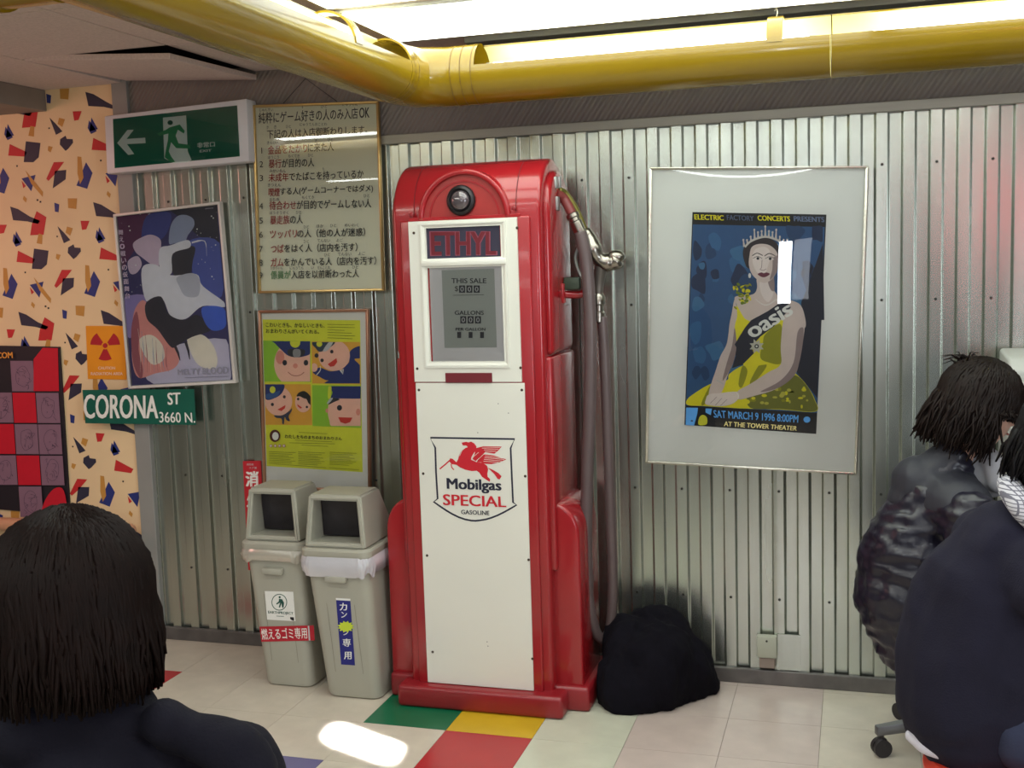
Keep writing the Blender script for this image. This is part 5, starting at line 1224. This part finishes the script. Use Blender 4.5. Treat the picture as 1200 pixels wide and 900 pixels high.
# stools
def stool(x, y, ang, lab, seat_rgb, h=0.42):
    t = thing('swivel_stool', lab, 'stool', (x, y, 0), 'swivel stools at the machines')
    bm = bmesh.new(); lathe(bm, (x, y, h - .07), (0, 0, 1), [(0.02, 0), (0.155, 0.002), (0.175, 0.02), (0.178, 0.05), (0.165, 0.068), (0.12, 0.074), (0.001, 0.076)], 32)
    obj('seat', bm, mat('seat_%d' % seat_rgb[0], seat_rgb, 0.5, var=0.03), t, smooth=40)
    bm = bmesh.new(); lathe(bm, (x, y, 0.085), (0, 0, 1), [(0.03, 0), (0.03, 0.08), (0.022, 0.082), (0.022, h - .155)], 16); obj('column', bm, mat('stool_metal', (120, 120, 122), 0.35, 0.8), t, smooth=40)
    for k in range(5):
        a_ = ang + k * 2 * PI / 5; d_ = Vector((math.cos(a_), math.sin(a_), 0)); s_ = Vector((-d_.y, d_.x, 0)); c = Vector((x, y, 0))
        bm = bmesh.new()
        A0 = [c + d_ * .03 + s_ * u * .02 + Vector((0, 0, z)) for u in (-1, 1) for z in (.085, .125)]; A1 = [c + d_ * .29 + s_ * u * .013 + Vector((0, 0, z)) for u in (-1, 1) for z in (.068, .098)]
        v0 = [bm.verts.new(p) for p in (A0[0], A0[1], A0[3], A0[2])]; v1 = [bm.verts.new(p) for p in (A1[0], A1[1], A1[3], A1[2])]
        bm.faces.new(v0); bm.faces.new(v1)
        for q in range(4): bm.faces.new((v0[q], v0[(q + 1) % 4], v1[(q + 1) % 4], v1[q]))
        bmesh.ops.recalc_face_normals(bm, faces=bm.faces); bevel_all(bm, 0.004, 2, 40)
        lg = obj('leg', bm, mat('stool_metal', (120, 120, 122), 0.35, 0.8), t, smooth=40)
        bm = bmesh.new(); p = c + d_ * .272 + Vector((0, 0, 0.028))
        cyl(bm, p - s_ * .018, p - s_ * .003, 0.028, seg=18); cyl(bm, p + s_ * .003, p + s_ * .018, 0.028, seg=18); cyl(bm, p + Vector((0, 0, .0)), p + Vector((0, 0, .05)), 0.008, seg=8)
        ball(bm, p + Vector((0, 0, .016)), 0.022, 10, scale=(.9, .9, .8))
        obj('caster', bm, dark, lg, smooth=40)
    return t
stool(0.33, -0.43, math.radians(203), 'black swivel stool on casters under the person by the corrugated wall', (40, 40, 46), 0.42)
stool(0.33, -1.40, math.radians(20), 'swivel stool with a red and yellow seat under the person in the navy fleece', (206, 60, 40), 0.40)
# ================================================================ PEOPLE
m_skin = mat('skin', (206, 160, 140), 0.5, var=0.04, vs=20)
m_hair = mat('dark_brown_hair', (20, 10, 7), 0.6, var=0.25, vs=40, spec=0.12)
m_hair2 = mat('black_hair', (10, 9, 11), 0.5, var=0.2, vs=40, spec=0.2)
m_hair3 = mat('brown_hair', (24, 14, 10), 0.55, var=0.25, vs=40, spec=0.2)
m_coat = mat('navy_coat', (16, 15, 26), 0.85, var=0.1, vs=20, bump=0.25, bs=200, spec=0.2)
m_quilt = mat('quilted_navy', (22, 20, 36), 0.36, var=0.15, vs=10, bump=0.15, bs=90, coat=0.1)
m_yoke = mat('grey_yoke', (40, 41, 50), 0.6, var=0.08)
m_fleece = mat('navy_fleece', (28, 27, 42), 0.9, var=0.08, vs=14, bump=0.3, bs=260, spec=0.25)
m_jean = mat('dark_denim', (40, 46, 70), 0.85, bump=0.2, bs=200)
def frame3(fwd, up_=(0, 0, 1)):
    f = Vector(fwd).normalized(); r = f.cross(Vector(up_)).normalized(); u = r.cross(f).normalized()
    return Matrix((r, f, u)).transposed()         # columns: right, forward, up
def head_prims(c, Mh, s=1.0):
    """skull, jaw, nose, brow, ears of one head; c centre of the head, Mh columns right/forward/up"""
    def L(x, y, z): return Vector(c) + Mh @ (Vector((x, y, z)) * s)
    e = Mh.to_euler()
    rot = (e.x, e.y, e.z)
    P = [('e', L(0, -.008, .025), (.078 * s, .096 * s, .092 * s), rot), ('e', L(0, .030, -.045), (.058 * s, .062 * s, .066 * s), rot), ('e', L(0, .058, -.088), (.026 * s, .024 * s, .020 * s), rot),
         ('c', [L(0, .088, .018), L(0, .108, -.018)], [.009 * s, .0135 * s]), ('e', L(0, .078, .034), (.055 * s, .016 * s, .012 * s), rot),
         ('e', L(0, .088, -.050), (.024 * s, .011 * s, .006 * s), rot), ('e', L(0, .086, -.062), (.020 * s, .010 * s, .006 * s), rot),
         ('e', L(.036, .062, -.02), (.022 * s, .022 * s, .022 * s), rot), ('e', L(-.036, .062, -.02), (.022 * s, .022 * s, .022 * s), rot),
         ('e', L(.079, -.005, -.005), (.010 * s, .017 * s, .030 * s), rot), ('e', L(-.079, -.005, -.005), (.010 * s, .017 * s, .030 * s), rot)]
    return P, L
def hand_prims(w, d, side, curl=0.5, nrm=(0, 0, -1)):
    """palm and five separate fingers; w wrist, d direction of the hand, nrm the palm's facing"""
    D_ = Vector(d).normalized(); N_ = Vector(nrm) - D_ * D_.dot(Vector(nrm)); N_.normalize(); S_ = D_.cross(N_) * side; w = Vector(w)
    P = [('c', [w, w + D_ * .045, w + D_ * .078], [.024, .028, .026]), ('c', [w + S_ * .018 + D_ * .04, w + S_ * .026 + D_ * .082], [.017, .014]), ('c', [w - S_ * .018 + D_ * .04, w - S_ * .026 + D_ * .078], [.017, .013])]
    for k, (o, L) in enumerate(((.030, .066), (.011, .074), (-.009, .069), (-.028, .054))):
        b = w + D_ * .088 + S_ * o; a1 = curl * .6; a2 = curl * 1.5
        p1_ = b + (D_ * math.cos(a1) + N_ * math.sin(a1)) * L * .45; p2_ = p1_ + (D_ * math.cos(a2) + N_ * math.sin(a2)) * L * .32; p3_ = p2_ + (D_ * math.cos(a2 * 1.3) + N_ * math.sin(a2 * 1.3)) * L * .25
        P.append(('c', [b - D_ * .015, p1_, p2_, p3_], [.0092, .0085, .0078, .0065]))
    t0 = w + D_ * .025 + S_ * .026; P.append(('c', [t0, t0 + (D_ * .6 + S_ * .7 + N_ * .3).normalized() * .035, t0 + (D_ * .9 + S_ * .55 + N_ * .45).normalized() * .062], [.013, .010, .0078]))
    return P
def eyes(t, L, s, col):
    for sx_ in (-1, 1):
        bm = bmesh.new(); ball(bm, L(sx_ * .032, .074, .012), .0125 * s, 12); o = obj('eye', bm, mat('eye_white', (220, 214, 206), 0.2), t, smooth=True)
        bm = bmesh.new(); ball(bm, L(sx_ * .032, .0825, .012), .0058 * s, 10); obj('iris', bm, mat('iris_dark', (40, 26, 20), 0.15), o, smooth=True)
        bm = bmesh.new(); sweep(bm, cr([L(sx_ * .050, .078, .040), L(sx_ * .034, .0925, .044), L(sx_ * .016, .094, .039)], 4), 0.0026 * s, seg=6); obj('eyebrow', bm, col, t, smooth=True)
    bm = bmesh.new(); sweep(bm, cr([L(-.024, .092, -.0565), L(0, .1005, -.0560), L(.024, .092, -.0565)], 4), [.002 * s] * 2 + [.003 * s] * 5 + [.002 * s] * 2, seg=6); obj('lips', bm, mat('lips', (176, 104, 98), 0.45), t, smooth=True)
def hair(t, name, c, Mh, s, m, length, n=520, face=True, shag=0.004, seed=1, rad=(.098, .112, .112), droop=(0, 0, -1), fr=0.62, tuck=0.0, parts=1):
    """a cap of hair with several hundred tapered locks combed from the crown"""
    rn_ = random.Random(seed); dn = Vector(droop).normalized(); bm = bmesh.new()
    def L(v): return Vector(c) + Mh @ (Vector(v) * s)
    loc = lambda th, ph, k=1.0: Vector((rad[0] * math.cos(th) * math.sin(ph) * k, -.012 + rad[1] * math.sin(th) * math.sin(ph) * k, .025 + rad[2] * math.cos(ph) * k))
    cap = [('e', L((0, -.014, .030)), (rad[0] * .97 * s, rad[1] * .95 * s, rad[2] * .95 * s), tuple(Mh.to_euler())), ('e', L((0, -.03, -.03)), (rad[0] * .93 * s, rad[1] * .78 * s, rad[2] * .95 * s), tuple(Mh.to_euler()))]
    cb_ = union(cap, 0.012, 3)
    # keep the face free
    if face:
        dl = [v for v in cb_.verts if (lambda q: q.y > .045 and q.z < .035 and abs(q.x) < .07)((Mh.transposed() @ (v.co - Vector(c))) / s)]
        bmesh.ops.delete(cb_, geom=dl, context='VERTS')
    me = bpy.data.meshes.new('tmp'); cb_.to_mesh(me); cb_.free(); bm.from_mesh(me); bpy.data.meshes.remove(me)
    for k in range(n):
        th = rn_.uniform(0, 2 * PI); ph0 = rn_.uniform(0.02, 0.9) ** 1.0
        front = math.sin(th) > fr and face
        le = length * rn_.uniform(.82, 1.05) * (0.42 if front else 1.0)
        pts = []; P_ = None
        for j in range(4):
            ph = ph0 + (PI * 0.55 - ph0) * j / 3; pts.append(L(loc(th + rn_.uniform(-.05, .05), ph, 1.0 + rn_.uniform(0, .03))))
        d0 = (pts[-1] - pts[-2]).normalized()
        out = (pts[-1] - Vector(c)); out = out - dn * out.dot(dn); out.normalize() if out.length > 1e-4 else None
        steps = 5; p = pts[-1].copy()
        done = (pts[-1] - pts[0]).dot(dn)
        rest = max(0.015, le - .10)
        for j in range(1, steps + 1):
            u = j / steps; v = (d0 * (1 - u) + dn * (0.8 + u) - out * tuck * u).normalized()
            p = p + v * rest / steps + Vector((rn_.gauss(0, shag), rn_.gauss(0, shag), rn_.gauss(0, shag * .5))); pts.append(p.copy())
        m_n = len(pts); w0_ = rn_.uniform(.0032, .0062)
        rr = [w0_ * (0.5 + 0.5 * min(1, i_ / 2)) * (1 - 0.85 * max(0, (i_ - m_n * .55) / (m_n * .45))) for i_ in range(m_n)]
        sweep(bm, pts, rr, seg=4)
    return obj(name, bm, m, t, smooth=True)
def quilt(c): return wrinkle(0.010, 15, (0.6, 0.6, 1.6), 2)(c) + 0.004 * noise.noise(c * 45)

# ---- person in the left foreground, seen from behind
LY = -2.86
def Q(px, py, y=LY): return at(px, py, y=y)
hc = Q(88, 700); fwdL = Vector((-0.55, 0.8, -0.08)); ML = frame3(fwdL)
hc = Q(84, 712)
tL = thing('person', 'person with dark brown bob and navy coat, seen from behind, in the left foreground', 'person', (hc.x, LY, 0))
chest = Q(150, 900); sh = Q(118, 915)
base = Vector((sh.x - .02, LY - .02, 0.40))
dirL = Vector((-0.5, 0.85, 0)).normalized(); sdL = Vector((0.85, 0.5, 0)).normalized()
nk = hc + Vector((0.01, -0.01, -0.11)); shz = Q(135, 905).z
SL, SR = Vector((sh.x, LY, shz - .035)) - sdL * .165, Vector((sh.x, LY, shz - .035)) + sdL * .165
pr, LL = head_prims(hc, ML, 1.0)
kneeL, kneeR = base + dirL * .42 - sdL * .10 + Vector((0, 0, .06)), base + dirL * .42 + sdL * .10 + Vector((0, 0, .06))
ftL, ftR = kneeL + dirL * .06 + Vector((0, 0, -.40)), kneeR + dirL * .06 + Vector((0, 0, -.40))
def arm(S0, E0, W0, r=(.046, .040, .030, .024)): return ('c', [S0, S0.lerp(E0, .5), E0, E0.lerp(W0, .5), W0], [r[0], r[0] * .92, r[1], r[2] * 1.05, r[3]])
def seated(hc, pr, nk, SL, SR, hip, kn, ft, elb, wr, hd, s=1.0):
    mid = (SL + SR) / 2
    P = list(pr) + [('c', [hc + Vector((0, 0, -.03)), nk, mid + Vector((0, 0, .0))], [.052, .050, .058]), ('c', [SL, mid, SR], [.052, .075, .052]),
         ('c', [mid + Vector((0, 0, -.04)), mid.lerp(hip, .35), mid.lerp(hip, .7), hip], [.095, .115, .108, .100])]
    for k in (0, 1):
        h_ = hip + (SR - SL).normalized() * (.075 if k else -.075)
        P += [('c', [h_, h_.lerp(kn[k], .5), kn[k]], [.088, .074, .056]), ('c', [kn[k], kn[k].lerp(ft[k], .35), ft[k]], [.054, .052, .036]), ('c', [ft[k], ft[k] + (kn[k] - h_).normalized() * .15 + Vector((0, 0, -.03))], [.038, .03]),
              arm((SR if k else SL), elb[k], wr[k])]
        P += hand_prims(wr[k], hd[k], 1 if k else -1, 0.7)
    return P
eL = [SL + Vector((-.04, .02, -.26)), SR + Vector((.03, .02, -.26))]; wL = [eL[0] + dirL * .22 + sdL * .05, eL[1] + dirL * .22 - sdL * .05]
obj('body', union(seated(hc, pr, nk, SL, SR, base + Vector((0, 0, .09)), (kneeL, kneeR), (ftL, ftR), eL, wL, (dirL, dirL)), .0095, 4), m_skin, tL, smooth=True)
eyes(tL, LL, 1.0, m_hair)
hair(tL, 'hair', hc, ML, 1.0, m_hair, .215, n=1500, shag=.0022, seed=4, rad=(.104, .116, .112), tuck=0.03, fr=.8)
mid = (SL + SR) / 2
cp = [('c', [SL, mid + Vector((0, 0, .005)), SR], [.080, .10, .080]), ('c', [mid, mid.lerp(base, .4), mid.lerp(base, .8), base + Vector((0, 0, .02))], [.13, .155, .16, .17]),
      ('c', [SL, eL[0], wL[0]], [.078, .062, .045]), ('c', [SR, eL[1], wL[1]], [.080, .064, .045]),
      ('c', [nk - sdL * .05 + Vector((0, -.03, -.035)), nk + sdL * .07 + Vector((0, -.03, -.035))], [.05, .05]),
      ('c', [Q(195, 848, LY - .02), Q(212, 858, LY)], [.03, .028]), ('c', [Q(236, 866, LY), Q(262, 872, LY)], [.032, .034]), ('c', [Q(275, 876, LY), Q(292, 905, LY)], [.034, .036])]
obj('coat', union(cp, .010, 4, wrinkle(.006, 9, (1, 1, .7), 8)), m_coat, tL, smooth=True)
hL_ = base + Vector((0, 0, .10))
tr_ = [('c', [hL_ - sdL * .075, kneeL], [.10, .068]), ('c', [hL_ + sdL * .075, kneeR], [.10, .068]), ('c', [kneeL, ftL + Vector((0, 0, .05))], [.066, .05]), ('c', [kneeR, ftR + Vector((0, 0, .05))], [.066, .05])]
obj('trousers', union(tr_, .012, 3, wrinkle(.004, 12, seed=2)), m_jean, tL, smooth=True)
def shoe(t, ft, d, m):
    d = Vector((d.x, d.y, 0)).normalized(); bm = union([('c', [Vector((ft.x, ft.y, .05)) - d * .05, Vector((ft.x, ft.y, .048)) + d * .06, Vector((ft.x, ft.y, .036)) + d * .16], [.045, .045, .034])], .009, 3)
    for v in bm.verts: v.co.z = max(v.co.z, .003)
    obj('shoe', bm, m, t, smooth=True)
m_shoe = mat('dark_shoe', (36, 34, 36), 0.5)
for f_ in (ftL, ftR): shoe(tL, f_, dirL, m_shoe)
stool(base.x, base.y, .3, 'swivel stool under the person with the brown bob', (40, 40, 46), 0.40)

# ---- person by the corrugated wall in a quilted jacket, leaning right
AY = -0.58
def QA(px, py, y=AY): return at(px, py, y=y)
hcA = QA(1150, 474); MA = frame3((0.93, 0.10, -0.35))
tA_ = thing('person', 'person with shaggy brown hair and quilted dark jacket, bent forward by the corrugated wall', 'person', (hcA.x - .1, AY, 0))
dA = Vector((0.97, 0.22, 0)).normalized(); sA = Vector((0.22, -0.97, 0))
prA, LA = head_prims(hcA, MA, 1.0)
hipA = Vector((0.235, AY + .05, .525)); midA = QA(1102, 588); SLA, SRA = midA - sA * .155 + Vector((0.02, 0, 0)), midA + sA * .155 + Vector((0.04, 0, -.02))
nkA = hcA.lerp(midA, .5)
knA = (hipA + dA * .34 - sA * .09 + Vector((0, 0, .0)), hipA + dA * .34 + sA * .09); ftA = (knA[0] + dA * .02 + Vector((0, 0, -.43)), knA[1] + dA * .02 + Vector((0, 0, -.43)))
elA = [SLA + Vector((.12, .02, -.24)), SRA + Vector((.10, -.02, -.24))]; wrA = [elA[0] + dA * .21 + Vector((0, 0, .05)), elA[1] + dA * .21 + Vector((0, 0, .03))]
obj('body', union(seated(hcA, prA, nkA, SLA, SRA, hipA, knA, ftA, elA, wrA, (dA, dA)), .0095, 4), m_skin, tA_, smooth=True)
eyes(tA_, LA, 1.0, m_hair3)
hair(tA_, 'hair', hcA, MA, 1.0, m_hair3, .25, n=900, shag=.006, seed=9, rad=(.100, .114, .110), droop=(-.30, 0, -.95), fr=.45)
bm = bmesh.new(); rn_ = random.Random(3)                      # the tuft that stands up at the crown
for k in range(26):
    p0 = QA(1128 + rn_.uniform(-6, 12), 424 + rn_.uniform(-2, 5), AY + rn_.uniform(-.03, .03)); p1_ = p0 + Vector((rn_.uniform(-.06, .03), rn_.uniform(-.02, .02), rn_.uniform(.0, .028)))
    sweep(bm, [p0, p0.lerp(p1_, .5) + Vector((0, 0, .012)), p1_], [.003, .002, .0006], seg=4)
obj('hair_tuft', bm, m_hair3, tA_, smooth=True)
hA = [QA(1060, 606), QA(1042, 650), QA(1036, 700), QA(1052, 745)]
cp = [('c', [SLA, midA, SRA], [.075, .095, .080]), ('c', [midA + Vector((.0, 0, .0)), QA(1075, 640), QA(1070, 700), QA(1085, 745)], [.115, .150, .165, .150]), ('c', hA, [.065, .085, .085, .07]),
      ('c', [SLA, elA[0], wrA[0]], [.076, .062, .046]), ('c', [SRA, SRA.lerp(elA[1], .5), elA[1], wrA[1]], [.085, .078, .066, .046]), ('c', [nkA + Vector((-.02, 0, -.02)), midA], [.062, .09]),
      ('c', [QA(1062, 762), QA(1110, 790)], [.055, .06]), ('c', [midA, midA.lerp(hipA, .5), hipA + Vector((0, 0, .02))], [.12, .145, .13])]
jk = obj('jacket', union(cp, .009, 3, quilt), m_quilt, tA_, smooth=True, label='dark quilted jacket with a greyer yoke')
bm = union([('c', [QA(1116, 540), QA(1092, 562)], [.066, .080]), ('c', [QA(1078, 566), QA(1116, 580)], [.085, .098]), ('c', [QA(1068, 584), QA(1096, 590)], [.072, .09]), ('c', [SLA + Vector((-.005, 0, .02)), midA + Vector((0, 0, .022)), SRA.lerp(midA, .3) + Vector((0, 0, .018))], [.078, .104, .088])], .009, 4, wrinkle(.003, 14, seed=1))
obj('yoke', bm, m_yoke, jk, smooth=True)
bm = union([('c', [QA(1157, 534, AY - .03), QA(1168, 548, AY - .06), QA(1172, 565, AY - .07)], [.030, .036, .036]), ('c', [QA(1150, 540, AY), QA(1160, 560, AY)], [.05, .06])], .008, 3)
obj('shirt_collar', bm, mat('pale_shirt', (150, 150, 156), 0.8), tA_, smooth=True)
uA = (SRA - SLA).normalized() * .075
tr_ = [('c', [hipA - uA, knA[0]], [.10, .066]), ('c', [hipA + uA, knA[1]], [.10, .066]), ('c', [knA[0], ftA[0] + Vector((0, 0, .05))], [.064, .048]), ('c', [knA[1], ftA[1] + Vector((0, 0, .05))], [.064, .048])]
obj('trousers', union(tr_, .012, 3, wrinkle(.004, 12, seed=2)), mat('black_trousers', (26, 26, 32), 0.85), tA_, smooth=True)
for f_ in ftA: shoe(tA_, f_, dA, m_shoe)

# ---- nearer person in a navy fleece at the right edge
BY = -1.38
def QB(px, py, y=BY): return at(px, py, y=y)
hcB = QB(1262, 520); MB_ = frame3((0.90, 0.30, -0.30))
tB_ = thing('person', 'person in navy fleece with white checked collar, bent forward at the right edge', 'person', (hcB.x - .1, BY, 0))
dB = Vector((0.95, 0.30, 0)).normalized(); sB = Vector((0.30, -0.95, 0))
prB, LB = head_prims(hcB, MB_, 1.0)
midB = QB(1180, 655); hipB = Vector((0.34, BY, .505)); SLB, SRB = midB - sB * .17 + Vector((.03, 0, 0)), midB + sB * .17 + Vector((.05, 0, -.03))
nkB = hcB.lerp(midB, .55)
knB = (hipB + dB * .38 - sB * .10, hipB + dB * .38 + sB * .10); ftB = (knB[0] + Vector((.02, 0, -.42)), knB[1] + Vector((.02, 0, -.42)))
elB = [SLB + Vector((.22, .02, -.18)), SRB + Vector((.24, -.02, -.16))]; wrB = [elB[0] + dB * .22 + Vector((0, 0, .06)), elB[1] + dB * .22 + Vector((0, 0, .05))]
obj('body', union(seated(hcB, prB, nkB, SLB, SRB, hipB, knB, ftB, elB, wrB, (dB, dB)), .0095, 4), m_skin, tB_, smooth=True)
eyes(tB_, LB, 1.0, m_hair2)
hair(tB_, 'hair', hcB, MB_, 1.04, m_hair2, .215, n=800, shag=.003, seed=12, droop=(-.25, 0, -.97), fr=.72)
cp = [('c', [SLB, midB, SRB], [.085, .10, .090]), ('c', [midB, QB(1160, 690), QB(1142, 760), QB(1136, 815), QB(1142, 835)], [.125, .150, .160, .158, .150]),
      ('c', [QB(1150, 640), QB(1112, 700), QB(1098, 765), QB(1096, 820)], [.07, .085, .09, .085]),
      ('c', [SLB, elB[0], wrB[0]], [.080, .066, .050]), ('c', [SRB, SRB.lerp(elB[1], .5), elB[1], wrB[1]], [.088, .080, .070, .050]), ('c', [nkB + Vector((-.03, 0, -.04)), midB], [.06, .10]),
      ('c', [QB(1090, 850), QB(1150, 868), QB(1210, 875)], [.055, .065, .07]), ('c', [QB(1175, 838), QB(1240, 850)], [.13, .13]), ('c', [midB, midB.lerp(hipB, .5), hipB + Vector((0, 0, .02))], [.13, .155, .15])]
jb = obj('fleece', union(cp, .009, 4, wrinkle(.008, 7, (1, 1, .8), 6)), m_fleece, tB_, smooth=True)
# checked collar
m_chk = mat('checked_cotton', (206, 206, 214), 0.8, var=0)
nt = m_chk.node_tree; ck = nt.nodes.new('ShaderNodeTexBrick'); ck.inputs['Scale'].default_value = 60; ck.offset = 0; ck.inputs['Color1'].default_value = (.62, .62, .66, 1); ck.inputs['Color2'].default_value = (.60, .60, .64, 1); ck.inputs['Mortar'].default_value = (.16, .16, .2, 1); ck.inputs['Mortar Size'].default_value = .07; ck.inputs['Brick Width'].default_value = .5; ck.inputs['Row Height'].default_value = .5
tc = nt.nodes.new('ShaderNodeTexCoord'); mpp = nt.nodes.new('ShaderNodeMapping'); mpp.inputs['Rotation'].default_value = (math.radians(90), .6, 0); nt.links.new(tc.outputs['Object'], mpp.inputs[0]); nt.links.new(mpp.outputs[0], ck.inputs['Vector']); nt.links.new(ck.outputs['Color'], nt.nodes['Principled BSDF'].inputs['Base Color'])
bm = union([('c', [QB(1181, 562, BY + .03), QB(1183, 572, BY - .05), QB(1196, 592, BY - .09), QB(1216, 612, BY - .10), QB(1240, 625, BY - .08)], [.022, .026, .028, .028, .028])], .007, 3, wrinkle(.002, 20))
obj('shirt_collar', bm, m_chk, tB_, smooth=True, label='white checked shirt collar')
bm = union([('c', [QB(1068, 862, BY - .03), QB(1084, 874, BY - .06), QB(1104, 882, BY - .08)], [.016, .02, .018])], .006, 3)
obj('shirt_hem', bm, mat('white_cotton', (206, 204, 214), 0.8), tB_, smooth=True, label='white shirt hem below the fleece')
uB = (SRB - SLB).normalized() * .075
tr_ = [('c', [hipB - uB, knB[0]], [.10, .068]), ('c', [hipB + uB, knB[1]], [.10, .068]), ('c', [knB[0], ftB[0] + Vector((0, 0, .05))], [.066, .05]), ('c', [knB[1], ftB[1] + Vector((0, 0, .05))], [.066, .05])]
obj('trousers', union(tr_, .012, 3, wrinkle(.004, 12, seed=2)), m_jean, tB_, smooth=True)
for f_ in ftB: shoe(tB_, f_, dB, m_shoe)
